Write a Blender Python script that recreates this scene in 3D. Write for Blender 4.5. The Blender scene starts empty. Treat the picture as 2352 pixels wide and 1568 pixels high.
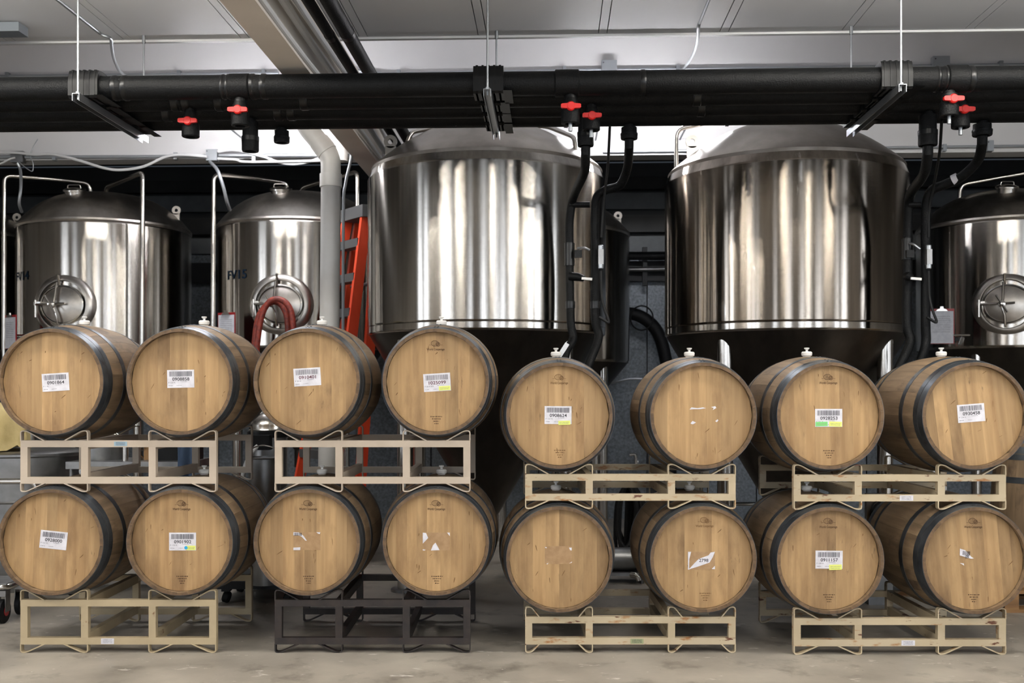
import bpy, bmesh, math, random
from mathutils import Matrix, Vector
random.seed(7)
PI = math.pi
SC = bpy.context.scene
COL = SC.collection

# ------------------------------------------------------------------ camera, world, exposure
F = 2400.0            # focal length in pixels of the 2352 x 1568 frame
CX, HY = 1176.0, 900.0  # vanishing column of the camera axis and horizon row
CH = 1.405            # camera height
TH = math.radians(2.15)  # the room is turned a little against the camera
RM = Matrix.Rotation(-TH, 4, 'Z')
cam = bpy.data.cameras.new('camera'); camo = bpy.data.objects.new('camera', cam); COL.objects.link(camo)
camo.location = (0, 0, CH); camo.rotation_euler = (PI/2, 0, 0)
cam.sensor_width = 36.0; cam.lens = F/2352*36.0
cam.shift_y = (HY-784)/2352
cam.dof.use_dof = True; cam.dof.focus_distance = 5.6; cam.dof.aperture_fstop = 3.2
SC.camera = camo
w = bpy.data.worlds.new('world'); SC.world = w; w.use_nodes = True
w.node_tree.nodes['Background'].inputs[0].default_value = (0.6, 0.7, 0.85, 1)
w.node_tree.nodes['Background'].inputs[1].default_value = 0.05
SC.view_settings.view_transform = 'Standard'; SC.view_settings.look = 'None'
SC.view_settings.gamma = 1.0; SC.view_settings.use_curve_mapping = False
SC.view_settings.exposure = 0.33
LAMP_POWER = 92.0      # ceiling strip lamps over the aisle
WALL_LAMP = 100.0       # strip lamps on the bulkhead wall, behind the pipes
WINDOW_POWER = 5.5     # daylight in the windows behind the camera

def P(px, py, Y):                     # pixel -> world point at camera depth Y
    return Vector(((px-CX)/F*Y, Y, CH+(HY-py)/F*Y))
def PR(px, py, yr):                   # pixel -> world point on the room plane y = yr
    dx, dz = (px-CX)/F, (HY-py)/F
    t = yr/(math.cos(TH)+dx*math.sin(TH))
    return Vector((dx*t, t, CH+dz*t))
def R(x, y, z): return RM @ Vector((x, y, z))

cy = SC.cycles
cy.max_bounces = 5; cy.diffuse_bounces = 2; cy.glossy_bounces = 3; cy.transmission_bounces = 2; cy.sample_clamp_indirect = 6.0
cy.caustics_reflective = False; cy.caustics_refractive = False

# ------------------------------------------------------------------ materials
def lin(c):
    f = lambda v: v/12.92 if v <= 0.04045 else ((v+0.055)/1.055)**2.4
    return tuple(f(v/255) for v in c)+(1,)
MATS = {}
def mat(name, rgb, rough=0.5, metal=0.0, rgb2=None, nscale=(4, 4, 4), detail=4, lo=0.35, hi=0.65, rnd=0.0, bump=0.0,
        bscale=None, spots=None, aniso=0.0, rrough=0.0, emit=None, brush=None, coat=0.0, trans=0.0, spec=0.5):
    """procedural material: two colours mixed by stretched noise, random tone per object, spots, bump"""
    m = bpy.data.materials.new(name); m.use_nodes = True; MATS[name] = m
    nt = m.node_tree; N = nt.nodes; L = nt.links; b = N['Principled BSDF']
    b.inputs['Roughness'].default_value = rough; b.inputs['Metallic'].default_value = metal
    b.inputs['Base Color'].default_value = lin(rgb); b.inputs['Specular IOR Level'].default_value = spec
    b.inputs['Coat Weight'].default_value = coat; b.inputs['Transmission Weight'].default_value = trans
    if emit:
        b.inputs['Emission Color'].default_value = lin(rgb); b.inputs['Emission Strength'].default_value = emit
        return m
    tc = N.new('ShaderNodeTexCoord'); oi = N.new('ShaderNodeObjectInfo')
    ad = N.new('ShaderNodeVectorMath'); ad.operation = 'ADD'
    ml = N.new('ShaderNodeMath'); ml.operation = 'MULTIPLY'; ml.inputs[1].default_value = 37.0
    L.new(oi.outputs['Random'], ml.inputs[0]); L.new(tc.outputs['Object'], ad.inputs[0]); L.new(ml.outputs[0], ad.inputs[1])
    def noise(sc, det, rough_=0.55):
        mp = N.new('ShaderNodeMapping'); mp.inputs['Scale'].default_value = sc
        n = N.new('ShaderNodeTexNoise'); n.inputs['Scale'].default_value = 1.0; n.inputs['Detail'].default_value = det
        n.inputs['Roughness'].default_value = rough_
        L.new(ad.outputs[0], mp.inputs[0]); L.new(mp.outputs[0], n.inputs['Vector']); return n
    def ramp(fac, a, c, p0, p1):
        r = N.new('ShaderNodeValToRGB'); r.color_ramp.elements[0].position = p0; r.color_ramp.elements[1].position = p1
        r.color_ramp.elements[0].color = a; r.color_ramp.elements[1].color = c
        L.new(fac, r.inputs[0]); return r
    def mix(kind, fac, a, c):
        x = N.new('ShaderNodeMix'); x.data_type = 'RGBA'; x.blend_type = kind
        if isinstance(fac, float): x.inputs[0].default_value = fac
        else: L.new(fac, x.inputs[0])
        for s, v in ((6, a), (7, c)):
            if isinstance(v, tuple): x.inputs[s].default_value = v
            else: L.new(v, x.inputs[s])
        return x.outputs[2]
    col = None; n1 = None
    if rgb2:
        n1 = noise(nscale, detail)
        col = ramp(n1.outputs['Fac'], lin(rgb), lin(rgb2), lo, hi).outputs[0]
    if spots:                                   # list of (rgb, scale vector, low, high)
        for (rgb3, sc, p0, p1) in spots:
            n = noise(sc, 6, 0.6)
            rr = ramp(n.outputs['Fac'], (0, 0, 0, 1), (1, 1, 1, 1), p0, p1)
            col = mix('MIX', rr.outputs[0], col if col else lin(rgb), lin(rgb3))
    if rnd:
        h = N.new('ShaderNodeHueSaturation')
        mr = N.new('ShaderNodeMapRange'); mr.inputs[3].default_value = 1-rnd; mr.inputs[4].default_value = 1+rnd
        L.new(oi.outputs['Random'], mr.inputs[0]); L.new(mr.outputs[0], h.inputs['Value'])
        if col: L.new(col, h.inputs['Color'])
        else: h.inputs['Color'].default_value = lin(rgb)
        col = h.outputs[0]
    if col: L.new(col, b.inputs['Base Color'])
    if rrough and n1:
        mr = N.new('ShaderNodeMapRange'); mr.inputs[3].default_value = rough-rrough; mr.inputs[4].default_value = rough+rrough
        L.new(n1.outputs['Fac'], mr.inputs[0]); L.new(mr.outputs[0], b.inputs['Roughness'])
    if bump:
        n = noise(bscale or nscale, 5)
        bp = N.new('ShaderNodeBump'); bp.inputs['Strength'].default_value = bump; bp.inputs['Distance'].default_value = 0.01
        L.new(n.outputs['Fac'], bp.inputs['Height']); L.new(bp.outputs[0], b.inputs['Normal'])
        if brush:                                # fine brushing around the vessel
            n2 = noise((2, 2, brush[1]), 1); b2 = N.new('ShaderNodeBump'); b2.inputs['Strength'].default_value = brush[0]; b2.inputs['Distance'].default_value = 0.01
            L.new(n2.outputs['Fac'], b2.inputs['Height']); L.new(bp.outputs[0], b2.inputs['Normal']); L.new(b2.outputs[0], b.inputs['Normal'])
    if aniso:
        b.inputs['Anisotropic'].default_value = aniso
        t = N.new('ShaderNodeTangent'); t.direction_type = 'RADIAL'; t.axis = 'Z'
        L.new(t.outputs[0], b.inputs['Tangent']); b.inputs['Anisotropic Rotation'].default_value = 0.25
    return m

mat('oak_head', (148, 116, 77), 0.62, rgb2=(182, 149, 105), nscale=(26, 26, 1.6), detail=7, lo=0.3, hi=0.72, rnd=0.17, bump=0.12, bscale=(60, 60, 4),
    spots=[((106, 79, 50), (7, 7, 2.2), 0.48, 0.8), ((76, 58, 40), (26, 26, 6), 0.67, 0.77), ((84, 66, 48), (4, 4, 2.0), 0.66, 0.85)])
mat('oak_stave', (104, 85, 64), 0.6, rgb2=(150, 126, 98), nscale=(20, 2.2, 20), detail=6, lo=0.3, hi=0.75, rnd=0.18, bump=0.15, bscale=(60, 5, 60),
    spots=[((78, 62, 48), (7, 3.5, 7), 0.56, 0.74)])
mat('hoop_steel', (68, 72, 77), 0.38, 0.75, rgb2=(104, 109, 114), nscale=(9, 9, 9), lo=0.3, hi=0.75, rnd=0.12, rrough=0.12,
    spots=[((50, 40, 34), (14, 14, 14), 0.6, 0.75)])
mat('oak_end', (76, 58, 40), 0.7, rgb2=(106, 82, 56), nscale=(30, 30, 30), rnd=0.15)
mat('burnt_ink', (74, 50, 28), 0.8)
mat('faint_ink', (108, 78, 44), 0.8)
mat('sticker_paper', (226, 224, 230), 0.45, rgb2=(205, 202, 208), nscale=(20, 20, 20))
mat('sticker_glue', (166, 134, 98), 0.35, rgb2=(150, 118, 82), nscale=(30, 30, 30))
mat('print_black', (42, 40, 46), 0.6)
mat('print_code', (78, 78, 86), 0.6)
mat('print_maroon', (84, 26, 44), 0.6)
mat('print_grey', (128, 126, 132), 0.6)
mat('tag_yellow', (226, 232, 120), 0.5)
mat('tag_green', (120, 210, 120), 0.5)
mat('dot_blue', (30, 160, 215), 0.5)
mat('bung_silicone', (232, 230, 226), 0.4)
mat('rack_cream', (188, 173, 155), 0.45, rgb2=(178, 163, 145), nscale=(5, 5, 5), rnd=0.03)
mat('rack_tan', (180, 163, 132), 0.45, rgb2=(170, 153, 123), nscale=(5, 5, 5), rnd=0.03,
    spots=[((112, 72, 40), (8, 8, 8), 0.7, 0.74)])
mat('rack_rusty', (190, 174, 146), 0.5, rgb2=(180, 163, 133), nscale=(5, 5, 5), rnd=0.03,
    spots=[((158, 108, 60), (9, 9, 26), 0.585, 0.70), ((92, 52, 30), (9, 9, 34), 0.63, 0.68)])
mat('rack_dark', (32, 28, 28), 0.55, 0.2, rgb2=(50, 42, 38), nscale=(12, 12, 12), rnd=0.06, spots=[((96, 62, 40), (10, 10, 14), 0.66, 0.74)])
mat('concrete', (134, 127, 117), 0.42, rgb2=(182, 174, 161), nscale=(2.0, 2.0, 2.0), detail=8, lo=0.28, hi=0.72, rrough=0.12, bump=0.08, bscale=(60, 60, 60),
    spots=[((104, 97, 88), (4.5, 4.5, 4.5), 0.54, 0.74), ((206, 200, 191), (7, 13, 7), 0.645, 0.71), ((70, 65, 58), (55, 55, 55), 0.69, 0.74), ((224, 220, 212), (30, 34, 30), 0.71, 0.735)])
mat('wall_white', (226, 224, 224), 0.55, rgb2=(218, 216, 216), nscale=(1, 1, 1))
mat('ceiling_white', (236, 236, 238), 0.5, rgb2=(230, 230, 232), nscale=(1, 1, 1))
mat('trim_white', (224, 223, 222), 0.45)
mat('beam_paint', (222, 213, 202), 0.5, rgb2=(214, 205, 194), nscale=(3, 3, 3))
mat('dark_wall', (46, 47, 49), 0.6, rgb2=(38, 39, 41), nscale=(2, 2, 2))
mat('galvanised', (96, 101, 106), 0.45, 0.55, rgb2=(134, 140, 146), nscale=(40, 40, 40), detail=2, lo=0.3, hi=0.7, rrough=0.08)
mat('girt_steel', (26, 27, 28), 0.5, 0.4, rgb2=(36, 37, 38), nscale=(6, 6, 6))
mat('girt_grey', (98, 101, 103), 0.5, 0.3, rgb2=(86, 89, 91), nscale=(6, 6, 6))
mat('plaster_aisle', (148, 144, 139), 0.7, rgb2=(136, 132, 127), nscale=(1, 1, 1))
mat('brushed_steel', (184, 179, 172), 0.15, 1.0, rgb2=(166, 161, 154), nscale=(22, 22, 0.6), aniso=1.0, brush=(.03, 600), rrough=0.03, bump=0.06, bscale=(6, 6, 0.22))
mat('brushed_steel_stained', (150, 141, 131), 0.14, 1.0, rgb2=(126, 118, 108), nscale=(14, 14, 0.5), aniso=1.0, brush=(.028, 600), rrough=0.03, bump=0.07, bscale=(6, 6, 0.22),
    spots=[((178, 172, 164), (6, 6, 1.4), 0.62, 0.66)])
mat('dome_steel', (206, 201, 194), 0.33, 1.0, rgb2=(170, 164, 156), nscale=(6, 6, 6), rrough=0.03)
mat('dome_steel_dull', (134, 127, 119), 0.36, 1.0, rgb2=(118, 111, 103), nscale=(6, 6, 6), rrough=0.03)
mat('cone_steel_shaded', (88, 83, 78), 0.34, 1.0, rgb2=(74, 70, 66), nscale=(6, 6, 2), rrough=0.03)  # tank steel darkened, the deep shade under the tanks put into its colour
mat('tube_steel', (200, 196, 190), 0.22, 1.0)
mat('dull_steel', (150, 150, 150), 0.4, 1.0, rgb2=(126, 126, 126), nscale=(6, 6, 6), rrough=0.08)
mat('zinc', (168, 172, 176), 0.38, 0.9)
mat('conduit_grey', (166, 170, 174), 0.4, 0.7)
mat('black_foam', (9, 10, 11), 0.46, rgb2=(13, 14, 15), nscale=(30, 30, 30), bump=0.4, bscale=(120, 120, 120), spec=0.15)
mat('black_tape', (11, 12, 13), 0.3, spec=0.35)
mat('black_plastic', (12, 13, 14), 0.42, spec=0.2)
mat('black_rubber', (12, 13, 14), 0.6, spec=0.3)
mat('red_plastic', (214, 30, 26), 0.4)
mat('pvc_white', (210, 208, 204), 0.4, rgb2=(196, 192, 186), nscale=(3, 3, 3))
mat('cable_white', (210, 210, 210), 0.45)
mat('ladder_orange', (206, 62, 32), 0.5, rgb2=(220, 74, 40), nscale=(12, 12, 2), spots=[((150, 120, 110), (9, 9, 9), 0.72, 0.75)])
mat('ladder_grey', (98, 98, 98), 0.5, 0.6)
mat('hose_red', (150, 58, 40), 0.5, rgb2=(100, 36, 30), nscale=(40, 40, 40))
mat('clip_red', (150, 24, 28), 0.4)
mat('paper', (222, 222, 226), 0.7, rgb2=(206, 206, 212), nscale=(30, 30, 30))
mat('fv_blue', (16, 30, 44), 0.7, spec=0.1)
mat('cloth_yellow', (214, 194, 138), 0.9, rgb2=(196, 174, 118), nscale=(9, 9, 9), bump=0.3, bscale=(40, 40, 40))
mat('cloth_blue', (58, 76, 100), 0.9)
mat('pallet_wood', (150, 112, 70), 0.7, rgb2=(120, 86, 52), nscale=(3, 30, 30), rnd=0.1)
mat('lamp_tube', (255, 250, 240), emit=LAMP_POWER)
mat('wall_lamp_tube', (250, 250, 255), emit=WALL_LAMP)
mat('daylight', (236, 244, 255), emit=WINDOW_POWER)
mat('lamp_housing', (214, 214, 212), 0.5)
mat('fixture_grey', (120, 126, 132), 0.45, 0.3)
mat('sticker_blue', (146, 170, 184), 0.5)
mat('sticker_olive', (150, 156, 118), 0.5)
mat('carton', (160, 124, 84), 0.8)

# ------------------------------------------------------------------ mesh helpers
def crom(pts, k=6):                            # Catmull-Rom resampling of a polyline
    pts = [Vector(p) for p in pts]
    if len(pts) < 3: return pts
    out = []
    q = [pts[0]*2-pts[1]]+pts+[pts[-1]*2-pts[-2]]
    for i in range(1, len(q)-2):
        a, b, c, d = q[i-1], q[i], q[i+1], q[i+2]
        for j in range(k):
            t = j/k
            out.append(0.5*((2*b)+(c-a)*t+(2*a-5*b+4*c-d)*t*t+(3*b-a-3*c+d)*t*t*t))
    out.append(pts[-1]); return out
def fillet(pts, r, k=5):                       # rounded corners of a polyline
    pts = [Vector(p) for p in pts]; out = [pts[0]]
    for i in range(1, len(pts)-1):
        a, b, c = pts[i-1], pts[i], pts[i+1]
        d1, d2 = (a-b), (c-b); l = min(r, d1.length*0.48, d2.length*0.48)
        p, q = b+d1.normalized()*l, b+d2.normalized()*l
        for j in range(k+1):
            t = j/k; out.append((1-t)**2*p+2*t*(1-t)*b+t*t*q)
    out.append(pts[-1]); return out

class MB:
    def __init__(s): s.v = []; s.f = []
    def add(s, vs, fs, M=None):
        o = len(s.v)
        s.v += [(M @ Vector(v)) if M is not None else Vector(v) for v in vs]
        s.f += [tuple(i+o for i in f) for f in fs]; return s
    def box(s, c, d, M=None):
        x, y, z = c; a, b, e = d[0]/2, d[1]/2, d[2]/2
        vs = [(x+i*a, y+j*b, z+k*e) for k in (-1, 1) for j in (-1, 1) for i in (-1, 1)]
        return s.add(vs, [(0, 2, 3, 1), (4, 5, 7, 6), (0, 1, 5, 4), (2, 6, 7, 3), (0, 4, 6, 2), (1, 3, 7, 5)], M)
    def span(s, x0, x1, y0, y1, z0, z1, M=None):
        return s.box(((x0+x1)/2, (y0+y1)/2, (z0+z1)/2), (abs(x1-x0), abs(y1-y0), abs(z1-z0)), M)
    def tube(s, pts, r, n=12, M=None, closed=False):
        pts = [Vector(p) for p in pts]; m = len(pts)
        rs = r if isinstance(r, (list, tuple)) else [r]*m
        T = []
        for i in range(m):
            a, b = (pts[i-1] if i or closed else pts[0]), (pts[(i+1) % m] if i < m-1 or closed else pts[-1])
            T.append((b-a).normalized())
        up = Vector((0, 0, 1)) if abs(T[0].z) < 0.9 else Vector((1, 0, 0))
        nrm = (up-T[0]*up.dot(T[0])).normalized(); vs = []
        for i in range(m):
            nrm = (nrm-T[i]*nrm.dot(T[i])).normalized(); bn = T[i].cross(nrm)
            for j in range(n):
                a = 2*PI*j/n; vs.append(pts[i]+(nrm*math.cos(a)+bn*math.sin(a))*rs[i])
        fs = []
        for i in range(m if closed else m-1):
            for j in range(n):
                k = (i+1) % m
                fs.append((i*n+j, i*n+(j+1) % n, k*n+(j+1) % n, k*n+j))
        if not closed:
            fs.append(tuple(range(n))[::-1]); fs.append(tuple((m-1)*n+j for j in range(n)))
        return s.add(vs, fs, M)
    def lathe(s, prof, n=32, M=None, closed=False):   # profile of (r, z) about local z
        vs, fs, rings = [], [], []
        for (r, z) in prof:
            if r < 1e-6: rings.append([len(vs)]); vs.append((0, 0, z))
            else:
                rings.append(list(range(len(vs), len(vs)+n)))
                vs += [(r*math.cos(2*PI*j/n), r*math.sin(2*PI*j/n), z) for j in range(n)]
        prs = list(zip(rings, rings[1:])) + ([(rings[-1], rings[0])] if closed else [])
        for a, b in prs:
            for j in range(n):
                k = (j+1) % n
                if len(a) == 1 and len(b) == 1: continue
                if len(a) == 1: fs.append((a[0], b[k], b[j]))
                elif len(b) == 1: fs.append((a[j], a[k], b[0]))
                else: fs.append((a[j], a[k], b[k], b[j]))
        return s.add(vs, fs, M)
    def prism(s, poly, y0, y1, M=None):               # polygon in local XZ extruded from y0 to y1
        n = len(poly)
        vs = [(x, y0, z) for x, z in poly]+[(x, y1, z) for x, z in poly]
        fs = [tuple(range(n)), tuple(range(2*n-1, n-1, -1))]+[(i, i+n, (i+1) % n+n, (i+1) % n) for i in range(n)]
        return s.add(vs, fs, M)
    def bar(s, pts, th, y0, y1, M=None):              # flat bar bent along a path of (x, z)
        n = len(pts); off = []
        for i in range(n):
            a = Vector(pts[max(i-1, 0)]); b = Vector(pts[min(i+1, n-1)]); t = (b-a).normalized()
            off.append(Vector((-t.y, t.x))*th/2)
        L_ = [Vector(p)+o for p, o in zip(pts, off)]; R_ = [Vector(p)-o for p, o in zip(pts, off)]
        vs = []
        for l, r in zip(L_, R_): vs += [(l.x, y0, l.y), (l.x, y1, l.y), (r.x, y1, r.y), (r.x, y0, r.y)]
        fs = [(0, 1, 2, 3), (4*n-1, 4*n-2, 4*n-3, 4*n-4)]
        for i in range(n-1):
            for j in range(4):
                k = (j+1) % 4; fs.append((i*4+j, i*4+4+j, i*4+4+k, i*4+k))
        return s.add(vs, fs, M)
    def mesh(s, name, m, Minv=None, smooth=True, angle=35):
        me = bpy.data.meshes.new(name)
        vs = [(Minv @ v) if Minv is not None else v for v in s.v]
        me.from_pydata([tuple(v) for v in vs], [], s.f)
        bm = bmesh.new(); bm.from_mesh(me); bmesh.ops.recalc_face_normals(bm, faces=bm.faces); bm.to_mesh(me); bm.free()
        me.materials.append(MATS[m] if isinstance(m, str) else m)
        if smooth:
            me.polygons.foreach_set('use_smooth', [True]*len(me.polygons))
            me.set_sharp_from_angle(angle=math.radians(angle))
        me.update(); return me

WM = {}
def link(name, me, parent=None, loc=None, rot=None, scale=None):
    o = bpy.data.objects.new(name, me); COL.objects.link(o)
    if parent is not None: o.parent = parent
    if loc is not None: o.location = loc
    if rot is not None: o.rotation_euler = rot
    if scale is not None: o.scale = scale
    return o
def tag(o, label, cat, group=None, kind=None):
    if label: o['label'] = label
    if cat: o['category'] = cat
    if group: o['group'] = group
    if kind: o['kind'] = kind
    return o
def thing(name, label, cat, loc=(0, 0, 0), rz=0.0, group=None):
    o = link(name, None); M = Matrix.Translation(loc) @ Matrix.Rotation(rz, 4, 'Z')
    o.matrix_world = M; o.empty_display_size = 0.1; WM[o.name] = M
    return tag(o, label, cat, group)
def part(name, mb, m, parent, label=None, smooth=True, angle=35):   # mesh given in world coordinates
    M = WM[parent.name]; me = mb.mesh(name, m, M.inverted(), smooth, angle)
    o = link(name, me, parent); WM[o.name] = M
    if label: o['label'] = label
    return o
def lpart(name, mb, m, parent, loc=None, rot=None, label=None, angle=35):   # mesh in the parent's own coordinates
    o = link(name, mb if isinstance(mb, bpy.types.Mesh) else mb.mesh(name, m, None, True, angle), parent, loc, rot)
    if label: o['label'] = label
    return o
def single(name, mb, m, label, cat, base=None, group=None, angle=35):  # a thing that is one mesh, origin at its base
    b = Vector(base) if base is not None else sum(mb.v, Vector())/len(mb.v)
    o = link(name, mb.mesh(name, m, Matrix.Translation(b).inverted(), True, angle), None, b)
    return tag(o, label, cat, group)
def struct(name, mb, m, label, cat, room=True):
    o = link(name, mb.mesh(name, m) if mb else None)
    if room: o.matrix_world = RM
    WM[o.name] = RM.copy() if room else Matrix()
    return tag(o, label, cat, kind='structure')

TXT = {}
def text_mesh(s):
    """flat lettering: verts (x, z) normalised to cap height 1, centred"""
    if s not in TXT:
        c = bpy.data.curves.new('lettering', 'FONT'); c.body = s; c.align_x = 'CENTER'; c.resolution_u = 3; c.offset = .014
        o = bpy.data.objects.new('lettering', c); COL.objects.link(o)
        dg = bpy.context.evaluated_depsgraph_get(); me = bpy.data.meshes.new_from_object(o.evaluated_get(dg))
        vs = [(v.co.x, v.co.y) for v in me.vertices]; fs = [tuple(p.vertices) for p in me.polygons]
        x0 = min(v[0] for v in vs); x1 = max(v[0] for v in vs); z0 = min(v[1] for v in vs); z1 = max(v[1] for v in vs)
        vs = [((x-(x0+x1)/2)/(x1-x0), (z-(z0+z1)/2)/(z1-z0)) for x, z in vs]
        bpy.data.objects.remove(o); bpy.data.curves.remove(c); bpy.data.meshes.remove(me)
        TXT[s] = (vs, fs)
    return TXT[s]
def put_text(mb, s, width, height, x, y, z, M=None):
    vs, fs = text_mesh(s)
    return mb.add([(x+a*width, y, z+b*height) for a, b in vs], fs, M)

# ------------------------------------------------------------------ the room
XL, XR, YF = -7.6, 7.6, -6.0      # side walls, wall behind the camera
YE, YW, YB = 6.86, 9.1, 11.6      # ceiling edge, bulkhead wall, far wall
ZC, ZU, ZH, ZB = 3.735, 4.95, 3.50, 3.95
struct('floor', MB().span(XL-.3, XR+.3, YF-.3, YB+.3, -0.15, 0), 'concrete', 'grey stained concrete floor under the racks', 'floor')
ce = struct('ceiling', MB().span(XL, XR, YF, YE-.015, ZC+.04, ZC+.12), 'trim_white', 'white panelled ceiling over the aisle', 'ceiling')
pw = 0.785; x = -7.6+0.035
edges = [2.165-0.26+pw*k for k in range(-12, 8)]
pm = MB().box((0, 0, 0), (pw-0.062, YE-YF-.05, 0.03)).mesh('ceiling_panel', 'ceiling_white')
sm = MB().box((0, 0, 0), (0.05, YE-YF-.05, 0.034)).mesh('seam_strip', 'ceiling_white')
for e in edges:
    if XL+.1 < e < XR-.9: link('ceiling_panel', pm, ce, (e+pw/2, (YE+YF)/2, ZC+.0225))
    if XL+.1 < e < XR-.1: link('seam_strip', sm, ce, (e, (YE+YF)/2, ZC+.0245))
struct('trim_1', MB().span(XL, XR, YE-.015, YE+.02, ZC-.006, ZC+.12), 'trim_white', 'white edge trim along the end of the ceiling', 'trim')
struct('wall_upper', MB().span(XL, XR, YE+.02, YE+.1, ZC+.12, ZU), 'wall_white', 'white upstand wall above the ceiling edge', 'wall')
struct('wall_back', MB().span(XL, XR, YW, YW+.16, ZH, ZU), 'wall_white', 'white bulkhead wall behind the black pipes', 'wall')
struct('trim_2', MB().span(XL, XR, YW-.02, YW+.18, ZH-.045, ZH), 'trim_white', 'white trim along the bottom of the bulkhead wall', 'trim')
struct('ceiling_upper', MB().span(XL, XR, YE, YW+.2, ZU, ZU+.1), 'ceiling_white', 'white ceiling of the raised strip', 'ceiling')
struct('ceiling_rear', MB().span(XL, XR, YW+.16, YB, ZB, ZB+.1), 'dark_wall', 'dark low ceiling over the rear tanks', 'ceiling')
struct('wall_left', MB().span(XL-.15, XL, YF, YB, 0, ZU), 'plaster_aisle', 'pale wall at the left end', 'wall')
struct('wall_right', MB().span(XR, XR+.15, YF, YB, 0, ZU), 'plaster_aisle', 'pale wall at the right end', 'wall')
struct('wall_front', MB().span(XL, XR, YF-.15, YF, 0, ZU), 'plaster_aisle', 'pale wall behind the camera', 'wall')
wf = struct('wall_far', MB().span(XL, XR, YB+.06, YB+.2, 0, ZB), 'dark_wall', 'galvanised panel wall far behind the tanks', 'wall')
gp = MB().box((0, 0, 0), (1.186, 0.04, 2.95)).mesh('wall_panel', 'galvanised')
for k in range(-6, 7):
    link('wall_panel', gp, wf, (1.06+0.6+1.2*k-.0, YB+.03, 1.475))
for z0, z1, m, d in ((2.62, 2.84, 'girt_steel', .12), (2.95, 3.12, 'girt_grey', .05), (3.16, 3.33, 'girt_steel', .1), (3.42, 3.6, 'girt_grey', .05),
                     (3.63, 3.76, 'girt_steel', .1)):
    link('girt', MB().span(XL, XR, YB-d, YB+.01, z0, z1).mesh('girt', m), wf)
# windows behind and beside the camera: daylight for the aisle and the long streaks on the steel
wn = [0]
def window(c, along, wdt, z0, z1, cols, rows):
    wn[0] += 1
    o = struct('window_%d' % wn[0], None, None, 'tall daylight window with grey frame beside the camera', 'window')
    ax = Vector(along); nx = Vector((-ax.y, ax.x, 0)); c = Vector(c)
    M = Matrix.Translation(c) @ Matrix(((ax.x, nx.x, 0, 0), (ax.y, nx.y, 0, 0), (0, 0, 1, 0), (0, 0, 0, 1)))
    fr = MB()
    t = 0.07
    fr.span(-wdt/2-t, -wdt/2, -.04, .04, z0-t, z1+t, M).span(wdt/2, wdt/2+t, -.04, .04, z0-t, z1+t, M)
    fr.span(-wdt/2, wdt/2, -.04, .04, z1, z1+t, M).span(-wdt/2, wdt/2, -.04, .04, z0-t, z0, M)
    lpart('window_frame', fr, 'girt_grey', o)
    for k in range(1, cols):
        lpart('mullion', MB().span(-wdt/2+wdt*k/cols-.03, -wdt/2+wdt*k/cols+.03, -.035, .035, z0, z1, M), 'girt_grey', o)
    for k in range(1, rows):
        lpart('glazing_bar', MB().span(-wdt/2, wdt/2, -.03, .03, z0+(z1-z0)*k/rows-.025, z0+(z1-z0)*k/rows+.025, M), 'girt_grey', o)
    lpart('pane', MB().span(-wdt/2, wdt/2, -.01, .01, z0, z1, M), 'daylight', o)
for xx, ww in ((-3.3, .5), (-0.35, 1.0), (2.45, .7), (3.9, .9), (6.2, 1.2)):
    window((xx, YF+.05, 0), (1, 0, 0), ww, 0.4, 3.55, 1, 6)
for yy, ww in ((-5.0, .9), (-3.5, .9), (-1.9, .7), (2.4, .7), (3.5, .6)):
    window((XL+.05, yy, 0), (0, 1, 0), ww, 0.6, 3.5, 1, 5)
for yy, ww in ((-.7, .8), (1.1, 1.0), (4.4, .4)):
    window((XR-.05, yy, 0), (0, 1, 0), ww, 0.6, 3.5, 1, 5)

# strip lamps on the aisle ceiling and on the bulkhead wall
def strip_lamp(c, along, length, label, tube_mat, below=True, group=None, drop=.28):
    o = thing('strip_lamp', label, 'lamp', R(*c), -TH+math.atan2(along[1], along[0]), group)
    s = -1 if below else 1
    if below:
        d = drop
        lpart('housing', MB().box((0, 0, -.03-d), (length, .07, .06)), 'lamp_housing', o)
        for dy in (-.055, .055):
            lpart('tube', MB().tube([(-length/2+.04, dy, -.05-d), (length/2-.04, dy, -.05-d)], .016, 8), tube_mat, o)
        for e in (-1, 1):
            lpart('end_cap', MB().box((e*(length/2-.015), 0, -.045-d), (.03, .15, .06)), 'lamp_housing', o)
            lpart('stem', MB().tube([(e*length*.36, 0, -.01-d), (e*length*.36, 0, -.004)], .006, 8), 'zinc', o)
    else:
        lpart('housing', MB().box((0, -.03, 0), (length, .06, .11)), 'lamp_housing', o)
        for dz in (-.03, .03):
            lpart('tube', MB().tube([(-length/2+.04, -.10, dz), (length/2-.04, -.10, dz)], .016, 8), tube_mat, o)
        for e in (-1, 1): lpart('end_cap', MB().box((e*(length/2-.015), -.085, 0), (.03, .07, .1)), 'lamp_housing', o)
    return o
for xx, yy, al, where in ((-2.95, 4.8, (1, 0), 'nearest the left pipe hanger, set crosswise'), (2.3, 4.8, (1, 0), 'nearest the right pipe hanger, set crosswise'),
                          (-4.6, 1.6, (0, 1), 'lengthwise, leftmost'), (-2.7, 1.6, (0, 1), 'lengthwise, just left of the roof beam'), (0.4, 1.6, (0, 1), 'lengthwise, above the camera'),
                          (2.6, 1.6, (0, 1), 'lengthwise, second from the right wall'), (4.8, 1.6, (0, 1), 'lengthwise, nearest the right wall')):
    strip_lamp((xx, yy, ZC), al, 2.4, 'twin tube strip lamp on the aisle ceiling, '+where, 'lamp_tube', True, 'strip lamps over the aisle', .10)
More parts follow.
